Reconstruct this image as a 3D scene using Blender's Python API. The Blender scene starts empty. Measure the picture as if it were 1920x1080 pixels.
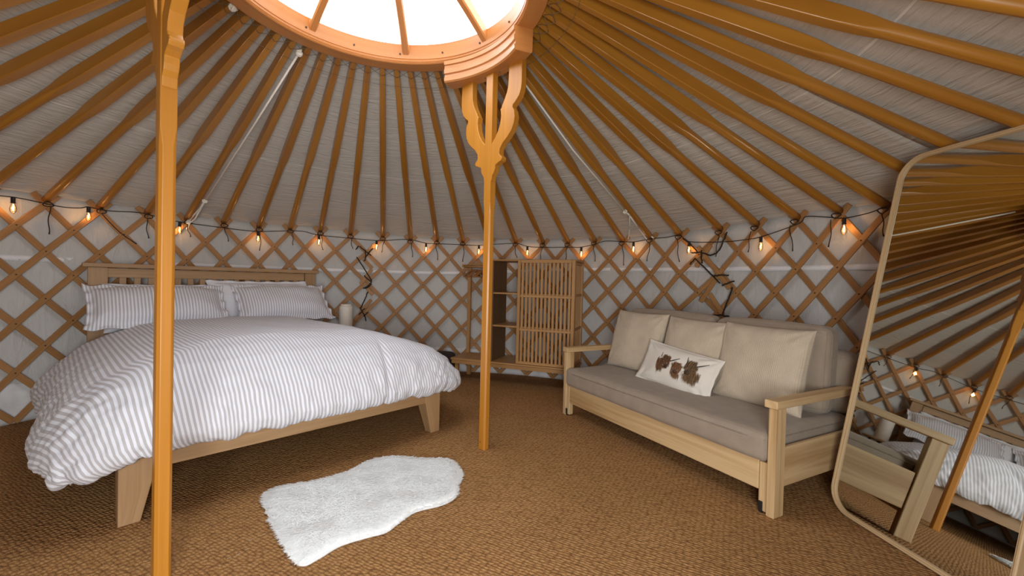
import bpy, math, random
import numpy as np
from mathutils import Vector, Matrix, noise

random.seed(7)
sc = bpy.context.scene
COL = sc.collection
V = Vector
PI = math.pi

# ------------------------------------------------------------------ camera
CAM = np.array([0.6506, -1.9687, 1.0])
F_PX, PITCH, ROLL = 793.726, math.radians(-0.86133), math.radians(1.42796)
def cam_axes():
    cp, sp = math.cos(PITCH), math.sin(PITCH)
    r = np.array([1, 0, 0.]); u = np.array([0, -sp, cp]); f = np.array([0, cp, sp])
    c, s = math.cos(ROLL), math.sin(ROLL)
    return c*r+s*u, -s*r+c*u, f
CR, CU, CF = cam_axes()
cam_data = bpy.data.cameras.new('camera')
cam_data.sensor_fit = 'HORIZONTAL'; cam_data.sensor_width = 36.0
cam_data.lens = F_PX*36.0/1920.0
cam_data.clip_start = 0.02
cam = bpy.data.objects.new('camera', cam_data); COL.objects.link(cam)
cam.matrix_world = Matrix(((CR[0], CU[0], -CF[0], CAM[0]), (CR[1], CU[1], -CF[1], CAM[1]),
                           (CR[2], CU[2], -CF[2], CAM[2]), (0, 0, 0, 1)))
sc.camera = cam

# ------------------------------------------------------------------ world, daylight, exposure
world = bpy.data.worlds.new('overcast_sky'); sc.world = world; world.use_nodes = True
wn = world.node_tree; wn.nodes.clear()
bg = wn.nodes.new('ShaderNodeBackground'); wo = wn.nodes.new('ShaderNodeOutputWorld')
bg.inputs['Color'].default_value = (0.93, 0.97, 1.0, 1); bg.inputs['Strength'].default_value = 6.5
wn.links.new(bg.outputs[0], wo.inputs[0])
sc.view_settings.view_transform = 'Standard'; sc.view_settings.look = 'None'
sc.view_settings.gamma = 1.0; sc.view_settings.exposure = 0.0
sc.view_settings.use_curve_mapping = False
sc.cycles.caustics_reflective = False; sc.cycles.caustics_refractive = False

DOOR_A = math.radians(-74.0)                # doorway behind the photographer
def area_light(name, loc, aim, sx, sy, power, portal=False, col=(1, 1, 1)):
    d = bpy.data.lights.new(name, 'AREA'); d.shape = 'RECTANGLE'; d.size = sx; d.size_y = sy
    d.energy = power; d.color = col
    if portal: d.cycles.is_portal = True
    o = bpy.data.objects.new(name, d); COL.objects.link(o); o.location = loc
    o.rotation_euler = (V(aim)-V(loc)).to_track_quat('-Z', 'Y').to_euler()
    return o
area_light('skylight_portal', (0, 0, 2.50), (0, 0, 0), 1.38, 1.38, 1, portal=True)
area_light('doorway_portal', (2.72*math.cos(DOOR_A), 2.72*math.sin(DOOR_A), 0.70), (0, 0, 0.70), 0.95, 1.36, 1, portal=True)
area_light('doorway_daylight', (2.60*math.cos(DOOR_A), 2.60*math.sin(DOOR_A), 0.85), (-0.1, 0.5, 0.75), 0.85, 1.05, 50, col=(0.96, 0.985, 1.0))

# ------------------------------------------------------------------ pixel helpers (point on a real surface)
def ray(x, y):
    d = CF+CR*(x-960)/F_PX-CU*(y-540)/F_PX
    return d/np.linalg.norm(d)

# ------------------------------------------------------------------ the yurt's plan
BASE_R = 2.65
def sstep(x):
    x = min(1, max(0, x)); return x*x*(3-2*x)
def RAD(a):
    """wall radius at azimuth a (radians): the tent is pulled out a little on its right side"""
    d = math.degrees(a) % 360
    if d > 180: d -= 360
    if d > 35 or d < -110: return BASE_R
    if d >= -35: return BASE_R+0.24*sstep((35-d)/38.0)
    return BASE_R+0.24*(1-sstep((-35-d)/60.0))
def on_wall(x, y, off=0.0):
    d = ray(x, y); lo, hi = 0.5, 9.0
    for _ in range(50):
        m = (lo+hi)/2; P = CAM+d*m
        if math.hypot(P[0], P[1]) > RAD(math.atan2(P[1], P[0]))+off: hi = m
        else: lo = m
    return V(CAM+d*lo)
def roof_z(x, y):
    a = math.atan2(y, x); r = math.hypot(x, y); R = RAD(a)
    zt = head_z_at(a)
    return zt+(R-r)/(R-0.78)*(2.41-zt)
def on_roof(x, y, off=0.0):
    d = ray(x, y); lo, hi = 0.3, 9.0
    for _ in range(50):
        m = (lo+hi)/2; P = CAM+d*m
        if P[2] > roof_z(P[0], P[1])+off: hi = m
        else: lo = m
    return V(CAM+d*lo)

HEAD_PX = [(183, 396), (273, 406), (348, 417.5), (417.5, 423), (484, 431), (543, 434), (600, 438), (657, 444), (718, 448),
           (770, 454), (820, 456), (869, 458), (918, 459), (969, 459), (1020, 461), (1067.5, 460), (1118, 458), (1171, 457.5),
           (1224, 452.5), (1279, 446), (1356, 437.5), (1425, 429), (1502, 417), (1582, 405.6), (1672, 396)]
HEADS = [on_wall(*q) for q in HEAD_PX]
HA = [math.atan2(p.y, p.x) for p in HEADS]; HZ = [p.z for p in HEADS]
N_VIS = len(HEADS)
TOTAL = 59
# complete the circle: index runs 0..58, decreasing azimuth
rest = TOTAL-N_VIS
a_end = HA[0]-2*PI
step = (HA[-1]-a_end)/(rest+1)
for i in range(rest):
    HA.append(HA[N_VIS-1]-step*(i+1))
    HZ.append(HZ[N_VIS-1]+(HZ[0]-HZ[N_VIS-1])*(i+1)/(rest+1))
def head_at(k):
    """azimuth and height of the lattice top at fractional head index k (wraps round)"""
    n = math.floor(k); fr = k-n
    w0, w1 = n//TOTAL, (n+1)//TOTAL
    a0 = HA[n % TOTAL]-2*PI*w0; a1 = HA[(n+1) % TOTAL]-2*PI*w1
    return a0+(a1-a0)*fr, HZ[n % TOTAL]+(HZ[(n+1) % TOTAL]-HZ[n % TOTAL])*fr
_ha = np.array([head_at(k)[0] for k in range(-1, TOTAL+2)])[::-1]
_hz = np.array([head_at(k)[1] for k in range(-1, TOTAL+2)])[::-1]
def head_z_at(a):
    lo, hi = _ha[1], _ha[1]+2*PI
    while a < lo: a += 2*PI
    while a > hi: a -= 2*PI
    return float(np.interp(a, _ha, _hz))

# ------------------------------------------------------------------ materials
def new_mat(name):
    m = bpy.data.materials.new(name); m.use_nodes = True
    nt = m.node_tree
    return m, nt, nt.nodes['Principled BSDF']
def N(nt, t, **kw):
    n = nt.nodes.new('ShaderNode'+t)
    for k, v in kw.items(): setattr(n, k, v)
    return n
def ramp(nt, stops):
    r = N(nt, 'ValToRGB'); e = r.color_ramp.elements
    while len(e) < len(stops): e.new(0.5)
    for el, (p, c) in zip(e, stops):
        el.position = p; el.color = (*c, 1) if len(c) == 3 else c
    return r
def wood(name, light, dark, rough=0.45, coat=0.0, fine=90.0, along=2.2, bump=0.12, contrast=(0.32, 0.68)):
    m, nt, b = new_mat(name)
    uv = N(nt, 'UVMap'); mp = N(nt, 'Mapping'); mp.inputs['Scale'].default_value = (along, fine, 1)
    oi = N(nt, 'ObjectInfo'); ad = N(nt, 'VectorMath', operation='MULTIPLY_ADD')
    nt.links.new(uv.outputs[0], mp.inputs[0])
    cmb = N(nt, 'CombineXYZ'); mu = N(nt, 'MATH' if False else 'Math', operation='MULTIPLY'); mu.inputs[1].default_value = 37.0
    nt.links.new(oi.outputs['Random'], mu.inputs[0])
    nt.links.new(mu.outputs[0], cmb.inputs[0]); nt.links.new(mu.outputs[0], cmb.inputs[2])
    ad.inputs[1].default_value = (1, 1, 1)
    nt.links.new(mp.outputs[0], ad.inputs[0]); nt.links.new(cmb.outputs[0], ad.inputs[2])
    no = N(nt, 'TexNoise'); no.inputs['Scale'].default_value = 1.0; no.inputs['Detail'].default_value = 5; no.inputs['Distortion'].default_value = 0.6
    nt.links.new(ad.outputs[0], no.inputs['Vector'])
    # broad growth-ring figure
    mp2 = N(nt, 'Mapping'); mp2.inputs['Scale'].default_value = (along*0.5, fine*0.22, 1)
    ad2 = N(nt, 'VectorMath', operation='MULTIPLY_ADD'); ad2.inputs[1].default_value = (1, 1, 1)
    nt.links.new(uv.outputs[0], mp2.inputs[0]); nt.links.new(mp2.outputs[0], ad2.inputs[0]); nt.links.new(cmb.outputs[0], ad2.inputs[2])
    no2 = N(nt, 'TexNoise'); no2.inputs['Scale'].default_value = 1.0; no2.inputs['Detail'].default_value = 2
    nt.links.new(ad2.outputs[0], no2.inputs['Vector'])
    mx = N(nt, 'Mix'); mx.data_type = 'FLOAT'; mx.inputs[0].default_value = 0.5
    nt.links.new(no.outputs[0], mx.inputs[2]); nt.links.new(no2.outputs[0], mx.inputs[3])
    r = ramp(nt, [(contrast[0], dark), (contrast[1], light)])
    nt.links.new(mx.outputs[0], r.inputs[0]); nt.links.new(r.outputs[0], b.inputs['Base Color'])
    b.inputs['Roughness'].default_value = rough
    b.inputs['Coat Weight'].default_value = coat; b.inputs['Coat Roughness'].default_value = 0.18
    bp = N(nt, 'Bump'); bp.inputs['Strength'].default_value = bump; bp.inputs['Distance'].default_value = 0.002
    nt.links.new(no.outputs[0], bp.inputs['Height']); nt.links.new(bp.outputs[0], b.inputs['Normal'])
    return m
def plain(name, col, rough=0.6, metal=0.0, noise_scale=40.0, var=0.12, bump=0.0, sheen=0.0):
    m, nt, b = new_mat(name)
    tc = N(nt, 'TexCoord'); no = N(nt, 'TexNoise'); no.inputs['Scale'].default_value = noise_scale; no.inputs['Detail'].default_value = 3
    nt.links.new(tc.outputs['Object'], no.inputs['Vector'])
    lo = tuple(c*(1-var) for c in col); hi = tuple(min(1, c*(1+var)) for c in col)
    r = ramp(nt, [(0.3, lo), (0.7, hi)])
    nt.links.new(no.outputs[0], r.inputs[0]); nt.links.new(r.outputs[0], b.inputs['Base Color'])
    b.inputs['Roughness'].default_value = rough; b.inputs['Metallic'].default_value = metal
    b.inputs['Sheen Weight'].default_value = sheen
    if bump:
        bp = N(nt, 'Bump'); bp.inputs['Strength'].default_value = bump; bp.inputs['Distance'].default_value = 0.003
        nt.links.new(no.outputs[0], bp.inputs['Height']); nt.links.new(bp.outputs[0], b.inputs['Normal'])
    return m

M = {}
M['pole'] = wood('orange_varnished_pine', (0.47, 0.205, 0.024), (0.31, 0.118, 0.011), rough=0.33, coat=0.35, fine=60, along=1.2)
M['post'] = wood('golden_varnished_pine', (0.56, 0.235, 0.026), (0.43, 0.165, 0.015), rough=0.42, coat=0.15, fine=55, along=0.9)
M['ring'] = wood('reddish_varnished_pine', (0.60, 0.255, 0.075), (0.46, 0.175, 0.045), rough=0.36, coat=0.3, fine=45, along=1.0)
M['lath'] = wood('waxed_lath_wood', (0.46, 0.235, 0.085), (0.31, 0.145, 0.045), rough=0.6, fine=70, along=2.0)
M['pine'] = wood('pale_pine', (0.66, 0.465, 0.245), (0.42, 0.25, 0.105), rough=0.5, fine=44, along=1.2, contrast=(0.38, 0.57))
M['oak'] = wood('pale_oak', (0.45, 0.275, 0.135), (0.32, 0.18, 0.08), rough=0.55, fine=80, along=2.5)
M['bamboo'] = wood('bamboo', (0.52, 0.29, 0.115), (0.40, 0.205, 0.07), rough=0.5, fine=60, along=2.0)
M['walnut_panel'] = wood('dark_bamboo_panel', (0.22, 0.125, 0.055), (0.16, 0.085, 0.035), rough=0.55, fine=50, along=1.5)
M['mirror_frame'] = wood('ash_frame', (0.60, 0.43, 0.24), (0.46, 0.31, 0.16), rough=0.45, fine=90, along=2.0)
M['hanger'] = wood('hanger_wood', (0.42, 0.18, 0.06), (0.30, 0.11, 0.03), rough=0.4, fine=60, along=2.0)
M['cord'] = plain('black_cable', (0.012, 0.011, 0.010), 0.6)
M['twine'] = plain('dark_horsehair_twine', (0.028, 0.018, 0.012), 0.9, noise_scale=300, var=0.5, bump=0.6)
M['rope'] = plain('white_rope', (0.90, 0.87, 0.80), 0.8, noise_scale=200, bump=0.3)
M['lace'] = plain('lacing_twine', (0.16, 0.13, 0.10), 0.8)
M['stitch'] = plain('pale_stitch_yarn', (0.42, 0.33, 0.22), 0.9)
M['black'] = plain('black_plastic', (0.015, 0.015, 0.016), 0.45)
M['chrome'] = plain('steel', (0.5, 0.5, 0.5), 0.3, metal=1.0)
M['ceramic'] = plain('white_ceramic', (0.72, 0.66, 0.58), 0.55, noise_scale=25, var=0.05)
M['basket'] = plain('dark_basket', (0.035, 0.022, 0.018), 0.8, noise_scale=160, var=0.5, bump=0.8)
M['whitecloth'] = plain('white_cotton', (0.74, 0.74, 0.78), 0.85, noise_scale=60, var=0.03, bump=0.1)
M['band'] = plain('white_webbing', (0.86, 0.86, 0.88), 0.8, noise_scale=80, var=0.04)
M['skirt'] = plain('white_skirting_cloth', (0.70, 0.70, 0.70), 0.85, noise_scale=12, var=0.12, bump=0.5)
M['mattress'] = plain('mattress_ticking', (0.75, 0.74, 0.72), 0.9)
M['bolt'] = plain('leather_knot', (0.06, 0.03, 0.015), 0.7)
M['grass'] = plain('grass', (0.10, 0.16, 0.05), 0.95, noise_scale=3, var=0.4)

def canvas_mat(name, col, seam, sc_=(3.2, 24.0, 1.0), rot=0.35, strength=0.6):
    m, nt, b = new_mat(name)
    uv = N(nt, 'UVMap')
    tc = N(nt, 'TexCoord')
    mp = N(nt, 'Mapping'); mp.inputs['Scale'].default_value = sc_; mp.inputs['Rotation'].default_value = (0, 0, rot)
    nt.links.new(uv.outputs[0], mp.inputs[0])
    no = N(nt, 'TexNoise'); no.inputs['Scale'].default_value = 1.6; no.inputs['Detail'].default_value = 4; no.inputs['Distortion'].default_value = 1.2
    nt.links.new(mp.outputs[0], no.inputs['Vector'])
    n2 = N(nt, 'TexNoise'); n2.inputs['Scale'].default_value = 1.3; n2.inputs['Detail'].default_value = 2
    nt.links.new(tc.outputs['Object'], n2.inputs['Vector'])
    r = ramp(nt, [(0.3, tuple(c*0.93 for c in col)), (0.7, col)])
    nt.links.new(n2.outputs[0], r.inputs[0])
    out = r.outputs[0]
    if seam:
        sp = N(nt, 'SeparateXYZ'); nt.links.new(uv.outputs[0], sp.inputs[0])
        prev = out
        for pos in seam:
            sb = N(nt, 'Math', operation='SUBTRACT'); sb.inputs[1].default_value = pos
            nt.links.new(sp.outputs[1], sb.inputs[0])
            ab = N(nt, 'Math', operation='ABSOLUTE'); nt.links.new(sb.outputs[0], ab.inputs[0])
            lt = N(nt, 'Math', operation='LESS_THAN'); lt.inputs[1].default_value = 0.004
            nt.links.new(ab.outputs[0], lt.inputs[0])
            mx = N(nt, 'Mix'); mx.data_type = 'RGBA'; mx.inputs[7].default_value = (0.80, 0.77, 0.72, 1)
            nt.links.new(lt.outputs[0], mx.inputs[0]); nt.links.new(prev, mx.inputs[6]); prev = mx.outputs[2]
        out = prev
    nt.links.new(out, b.inputs['Base Color'])
    b.inputs['Roughness'].default_value = 0.8
    b.inputs['Specular IOR Level'].default_value = 0.25
    bp = N(nt, 'Bump'); bp.inputs['Strength'].default_value = strength; bp.inputs['Distance'].default_value = 0.018
    nt.links.new(no.outputs[0], bp.inputs['Height']); nt.links.new(bp.outputs[0], b.inputs['Normal'])
    return m
M['roof_canvas'] = canvas_mat('roof_canvas', (0.64, 0.60, 0.55), [0.945])
M['wall_canvas'] = canvas_mat('wall_canvas', (0.60, 0.59, 0.57), [], (9.0, 3.0, 1.0), 0.5, 0.5)

def coir():
    m, nt, b = new_mat('woven_coir_matting')
    tc = N(nt, 'TexCoord'); mp = N(nt, 'Mapping'); mp.inputs['Rotation'].default_value = (0, 0, math.radians(28))
    nt.links.new(tc.outputs['Object'], mp.inputs[0])
    mp2 = N(nt, 'Mapping'); mp2.inputs['Scale'].default_value = (46, 78, 1); nt.links.new(mp.outputs[0], mp2.inputs[0])
    # jitter the weave a little
    nz = N(nt, 'TexNoise'); nz.inputs['Scale'].default_value = 22; nz.inputs['Detail'].default_value = 2
    nt.links.new(mp.outputs[0], nz.inputs['Vector'])
    ma = N(nt, 'VectorMath', operation='MULTIPLY_ADD'); ma.inputs[1].default_value = (1.1, 0.8, 0)
    nt.links.new(nz.outputs['Color'], ma.inputs[0]); nt.links.new(mp2.outputs[0], ma.inputs[2])
    br = N(nt, 'TexVoronoi'); br.inputs['Scale'].default_value = 1.0; br.inputs['Randomness'].default_value = 0.45
    nt.links.new(ma.outputs[0], br.inputs['Vector'])
    fib = N(nt, 'TexNoise'); fib.inputs['Scale'].default_value = 1.0; fib.inputs['Detail'].default_value = 4
    mp3 = N(nt, 'Mapping'); mp3.inputs['Scale'].default_value = (110, 330, 1); mp3.inputs['Rotation'].default_value = (0, 0, 0.6)
    nt.links.new(mp.outputs[0], mp3.inputs[0]); nt.links.new(mp3.outputs[0], fib.inputs['Vector'])
    inv = N(nt, 'Math', operation='SUBTRACT'); inv.inputs[0].default_value = 1.0; nt.links.new(br.outputs['Distance'], inv.inputs[1])
    hs = N(nt, 'Math', operation='MULTIPLY_ADD'); hs.inputs[1].default_value = 0.35
    nt.links.new(fib.outputs[0], hs.inputs[0]); nt.links.new(inv.outputs[0], hs.inputs[2])
    big = N(nt, 'TexNoise'); big.inputs['Scale'].default_value = 2.2; big.inputs['Detail'].default_value = 4
    nt.links.new(tc.outputs['Object'], big.inputs['Vector'])
    r = ramp(nt, [(0.32, (0.125, 0.055, 0.016)), (0.60, (0.37, 0.19, 0.070)), (0.92, (0.54, 0.32, 0.135))])
    mx = N(nt, 'Mix'); mx.data_type = 'FLOAT'; mx.inputs[0].default_value = 0.42
    nt.links.new(hs.outputs[0], mx.inputs[2]); nt.links.new(fib.outputs[0], mx.inputs[3])
    nt.links.new(mx.outputs[0], r.inputs[0])
    r2 = ramp(nt, [(0.3, (0.86, 0.84, 0.82)), (0.7, (1.0, 1.0, 1.0))]); nt.links.new(big.outputs[0], r2.inputs[0])
    ml = N(nt, 'Mix'); ml.data_type = 'RGBA'; ml.blend_type = 'MULTIPLY'; ml.inputs[0].default_value = 1.0
    nt.links.new(r.outputs[0], ml.inputs[6]); nt.links.new(r2.outputs[0], ml.inputs[7])
    nt.links.new(ml.outputs[2], b.inputs['Base Color'])
    b.inputs['Roughness'].default_value = 0.9; b.inputs['Specular IOR Level'].default_value = 0.2
    bp = N(nt, 'Bump'); bp.inputs['Strength'].default_value = 0.9; bp.inputs['Distance'].default_value = 0.009
    nt.links.new(hs.outputs[0], bp.inputs['Height']); nt.links.new(bp.outputs[0], b.inputs['Normal'])
    return m
M['coir'] = coir()

def stripe_mat(name, a, c, period, duty=0.5):
    m, nt, b = new_mat(name)
    uv = N(nt, 'UVMap'); sp = N(nt, 'SeparateXYZ'); nt.links.new(uv.outputs[0], sp.inputs[0])
    dv = N(nt, 'Math', operation='DIVIDE'); dv.inputs[1].default_value = period; nt.links.new(sp.outputs[0], dv.inputs[0])
    fr = N(nt, 'Math', operation='FRACT'); nt.links.new(dv.outputs[0], fr.inputs[0])
    pp = N(nt, 'Math', operation='PINGPONG'); pp.inputs[1].default_value = 0.5; nt.links.new(fr.outputs[0], pp.inputs[0])
    r = ramp(nt, [(duty*0.5-0.03, c), (duty*0.5+0.03, a)])
    nt.links.new(pp.outputs[0], r.inputs[0]); nt.links.new(r.outputs[0], b.inputs['Base Color'])
    b.inputs['Roughness'].default_value = 0.85; b.inputs['Specular IOR Level'].default_value = 0.2; b.inputs['Sheen Weight'].default_value = 0.1
    no = N(nt, 'TexNoise'); no.inputs['Scale'].default_value = 9; no.inputs['Detail'].default_value = 4; no.inputs['Distortion'].default_value = 0.8
    nt.links.new(uv.outputs[0], no.inputs['Vector'])
    bp = N(nt, 'Bump'); bp.inputs['Strength'].default_value = 0.25; bp.inputs['Distance'].default_value = 0.012
    nt.links.new(no.outputs[0], bp.inputs['Height']); nt.links.new(bp.outputs[0], b.inputs['Normal'])
    return m
M['stripe'] = stripe_mat('striped_cotton', (0.77, 0.79, 0.86), (0.50, 0.485, 0.505), 0.0190)

def weave_mat(name, col, scale=260.0, rib=None, bump=0.25, mottle=0.1):
    m, nt, b = new_mat(name)
    uv = N(nt, 'UVMap')
    no = N(nt, 'TexNoise'); no.inputs['Scale'].default_value = scale; no.inputs['Detail'].default_value = 2
    nt.links.new(uv.outputs[0], no.inputs['Vector'])
    n2 = N(nt, 'TexNoise'); n2.inputs['Scale'].default_value = 14; n2.inputs['Detail'].default_value = 4
    nt.links.new(uv.outputs[0], n2.inputs['Vector'])
    mx = N(nt, 'Mix'); mx.data_type = 'FLOAT'; mx.inputs[0].default_value = 0.5
    nt.links.new(no.outputs[0], mx.inputs[2]); nt.links.new(n2.outputs[0], mx.inputs[3])
    r = ramp(nt, [(0.3, tuple(c*(1-mottle*1.6) for c in col)), (0.7, tuple(c*(1+mottle) for c in col))])
    nt.links.new(mx.outputs[0], r.inputs[0]); nt.links.new(r.outputs[0], b.inputs['Base Color'])
    b.inputs['Roughness'].default_value = 0.9; b.inputs['Specular IOR Level'].default_value = 0.15; b.inputs['Sheen Weight'].default_value = 0.15
    h = no.outputs[0]; dist = 0.0015
    if rib:
        sp = N(nt, 'SeparateXYZ'); nt.links.new(uv.outputs[0], sp.inputs[0])
        mu = N(nt, 'Math', operation='MULTIPLY'); mu.inputs[1].default_value = 2*PI/rib; nt.links.new(sp.outputs[0], mu.inputs[0])
        sn = N(nt, 'Math', operation='SINE'); nt.links.new(mu.outputs[0], sn.inputs[0])
        ad = N(nt, 'Math', operation='MULTIPLY_ADD'); ad.inputs[1].default_value = 1.0
        nt.links.new(sn.outputs[0], ad.inputs[0]); nt.links.new(no.outputs[0], ad.inputs[2]); h = ad.outputs[0]; dist = 0.003
    bp = N(nt, 'Bump'); bp.inputs['Strength'].default_value = bump; bp.inputs['Distance'].default_value = dist
    nt.links.new(h, bp.inputs['Height']); nt.links.new(bp.outputs[0], b.inputs['Normal'])
    return m
M['sofa'] = weave_mat('taupe_upholstery', (0.345, 0.28, 0.215), 300)
M['corduroy'] = weave_mat('beige_corduroy', (0.58, 0.49, 0.37), 200, rib=0.0095, bump=0.22)
M['linen'] = weave_mat('cream_linen', (0.78, 0.73, 0.65), 260, bump=0.15, mottle=0.04)
M['piping'] = plain('taupe_piping', (0.27, 0.22, 0.17), 0.9)

def mirror_mat():
    m, nt, b = new_mat('mirror_glass')
    b.inputs['Base Color'].default_value = (0.78, 0.80, 0.75, 1); b.inputs['Metallic'].default_value = 1.0
    no = N(nt, 'TexNoise'); no.inputs['Scale'].default_value = 3
    r = ramp(nt, [(0.3, (0.012,)*3), (0.8, (0.018,)*3)]); nt.links.new(no.outputs[0], r.inputs[0])
    nt.links.new(r.outputs[0], b.inputs['Roughness'])
    return m
M['mirror'] = mirror_mat()
def thin_glass(name, tint, gloss=0.06):
    m, nt, b = new_mat(name); nt.nodes.remove(b)
    out = [n for n in nt.nodes if n.type == 'OUTPUT_MATERIAL'][0]
    t = N(nt, 'BsdfTransparent'); t.inputs[0].default_value = (*tint, 1)
    g = N(nt, 'BsdfGlossy'); g.inputs['Roughness'].default_value = 0.03
    fr = N(nt, 'Fresnel'); fr.inputs['IOR'].default_value = 1.3
    mu = N(nt, 'Math', operation='MULTIPLY'); mu.inputs[1].default_value = gloss/0.06
    nt.links.new(fr.outputs[0], mu.inputs[0])
    mx = N(nt, 'MixShader'); nt.links.new(mu.outputs[0], mx.inputs[0])
    nt.links.new(t.outputs[0], mx.inputs[1]); nt.links.new(g.outputs[0], mx.inputs[2]); nt.links.new(mx.outputs[0], out.inputs[0])
    return m
M['bulb_glass'] = thin_glass('amber_bulb_glass', (1.0, 0.93, 0.82), 0.06)
M['skyglass'] = thin_glass('clear_crown_cover', (0.97, 0.98, 1.0), 0.02)
def emit(name, col, s):
    m, nt, b = new_mat(name)
    b.inputs['Base Color'].default_value = (*col, 1); b.inputs['Emission Color'].default_value = (*col, 1); b.inputs['Emission Strength'].default_value = s
    return m
M['filament'] = emit('glowing_filament', (1.0, 0.50, 0.13), 16.0)

def fur_mat():
    m, nt, b = new_mat('white_fur')
    at = N(nt, 'TexCoord'); no = N(nt, 'TexNoise'); no.inputs['Scale'].default_value = 60
    nt.links.new(at.outputs['Object'], no.inputs['Vector'])
    r = ramp(nt, [(0.3, (0.87, 0.885, 0.88)), (0.7, (0.96, 0.97, 0.965))]); nt.links.new(no.outputs[0], r.inputs[0])
    nt.links.new(r.outputs[0], b.inputs['Base Color']); b.inputs['Roughness'].default_value = 0.75
    b.inputs['Sheen Weight'].default_value = 0.3
    return m
M['fur'] = fur_mat()
def print_mat():
    m, nt, b = new_mat('printed_ink')
    at = N(nt, 'Attribute'); at.attribute_name = 'ink'
    nt.links.new(at.outputs['Color'], b.inputs['Base Color']); b.inputs['Roughness'].default_value = 0.9
    b.inputs['Specular IOR Level'].default_value = 0.1
    return m
M['ink'] = print_mat()

# ------------------------------------------------------------------ mesh helpers
class MB:
    def __init__(self): self.v = []; self.f = []; self.uv = []; self.sm = []
    def face(self, idx, uvs, smooth=False):
        self.f.append(idx); self.uv.append(uvs); self.sm.append(smooth)
    def quadmesh(self, P, UV, closed_u=False, smooth=True, flip=False):
        """P: rows of points, UV rows of (u,v)"""
        base = len(self.v); nr, nc = len(P), len(P[0])
        for row in P: self.v.extend([tuple(p) for p in row])
        for i in range(nr-1):
            for j in range(nc if closed_u else nc-1):
                j2 = (j+1) % nc
                a, b_, c, d = base+i*nc+j, base+i*nc+j2, base+(i+1)*nc+j2, base+(i+1)*nc+j
                u2 = UV[i][j+1] if j+1 < len(UV[i]) else UV[i][j]
                u3 = UV[i+1][j+1] if j+1 < len(UV[i+1]) else UV[i+1][j]
                idx = [a, b_, c, d]; uvs = [UV[i][j], u2, u3, UV[i+1][j]]
                if flip: idx.reverse(); uvs.reverse()
                self.face(idx, uvs, smooth)
        return base
    def box(self, c, X, Y, Z, hx, hy, hz, taper=None, grain=None):
        """box with axes X,Y,Z (unit vectors) and half sizes; taper=(sx,sy) scales the -Z end"""
        c, X, Y, Z = V(c), V(X), V(Y), V(Z)
        if grain is None: grain = max(range(3), key=lambda k: (hx, hy, hz)[k])
        tx, ty = taper or (1, 1)
        loc = []
        for dz in (-1, 1):
            sx, sy = ((tx, ty) if dz < 0 else (1, 1))
            for dy in (-1, 1):
                for dx in (-1, 1):
                    loc.append((dx*hx*sx, dy*hy*sy, dz*hz))
        return self.hexa([c+X*l[0]+Y*l[1]+Z*l[2] for l in loc], loc, grain)
    def hexa(self, pts, loc, grain):
        b = len(self.v); self.v.extend([tuple(p) for p in pts])
        off = random.random()*5
        for q in ((0, 2, 3, 1), (4, 5, 7, 6), (0, 1, 5, 4), (2, 6, 7, 3), (0, 4, 6, 2), (1, 3, 7, 5)):
            uvs = []
            for k in q:
                l = loc[k]; o = [l[m] for m in range(3) if m != grain]
                uvs.append((l[grain]+off, o[0]+0.77*o[1]+off))
            self.face([b+k for k in q], uvs)
    def bar(self, a, b, side, w, t):
        """straight bar from a to b; side = direction of its width w; thickness t"""
        a, b = V(a), V(b); X = (b-a); L = X.length; X.normalize()
        Y = V(side); Y = (Y-X*Y.dot(X)).normalized(); Z = X.cross(Y)
        self.box((a+b)/2, X, Y, Z, L/2, w/2, t/2, grain=0)
    def tube(self, pts, r, n=8, cap=True):
        pts = [V(p) for p in pts]; rows, uvs = [], []
        L = 0.0; up = V((0, 0, 1)); prevN = None; off = random.random()*5
        for i, p in enumerate(pts):
            T = (pts[min(i+1, len(pts)-1)]-pts[max(i-1, 0)]).normalized()
            if prevN is None:
                a = up if abs(T.z) < 0.95 else V((1, 0, 0))
                Nn = (a-T*a.dot(T)).normalized()
            else:
                Nn = prevN-T*prevN.dot(T)
                Nn = Nn.normalized() if Nn.length > 1e-6 else T.orthogonal().normalized()
            prevN = Nn; B = T.cross(Nn)
            rr = r[i] if isinstance(r, (list, tuple)) else r
            if i: L += (p-pts[i-1]).length
            rows.append([p+Nn*rr*math.cos(2*PI*k/n)+B*rr*math.sin(2*PI*k/n) for k in range(n)])
            uvs.append([(L+off, rr*2*PI*k/n) for k in range(n+1)])
        b = self.quadmesh(rows, uvs, closed_u=True, flip=True)
        if cap:
            m = len(rows)
            self.face([b+k for k in range(n)], [(0, 0)]*n)
            self.face([b+(m-1)*n+k for k in range(n)][::-1], [(0, 0)]*n)
    def lathe(self, prof, c=(0, 0, 0), n=48, a0=0.0, a1=2*PI, smooth=True, closed=True):
        """profile of (r,z) swept round the vertical axis through c"""
        full = abs(a1-a0-2*PI) < 1e-6
        m = n if full else n+1
        rows, uvs = [], []; L = 0; off = random.random()*5
        for i, (r, z) in enumerate(prof):
            if i: L += math.hypot(r-prof[i-1][0], z-prof[i-1][1])
            rows.append([(c[0]+r*math.cos(a0+(a1-a0)*k/n), c[1]+r*math.sin(a0+(a1-a0)*k/n), c[2]+z) for k in range(m)])
            rm = max(0.02, r)
            uvs.append([(rm*(a1-a0)*k/n+off, L+off) for k in range(m+1)])
        b = self.quadmesh(rows, uvs, closed_u=full, smooth=smooth)
        if not full and closed:
            k = len(prof)
            self.face([b+i*m for i in range(k)], [(prof[i][0], prof[i][1]) for i in range(k)])
            self.face([b+i*m+m-1 for i in range(k)][::-1], [(prof[i][0], prof[i][1]) for i in range(k)][::-1])
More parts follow.
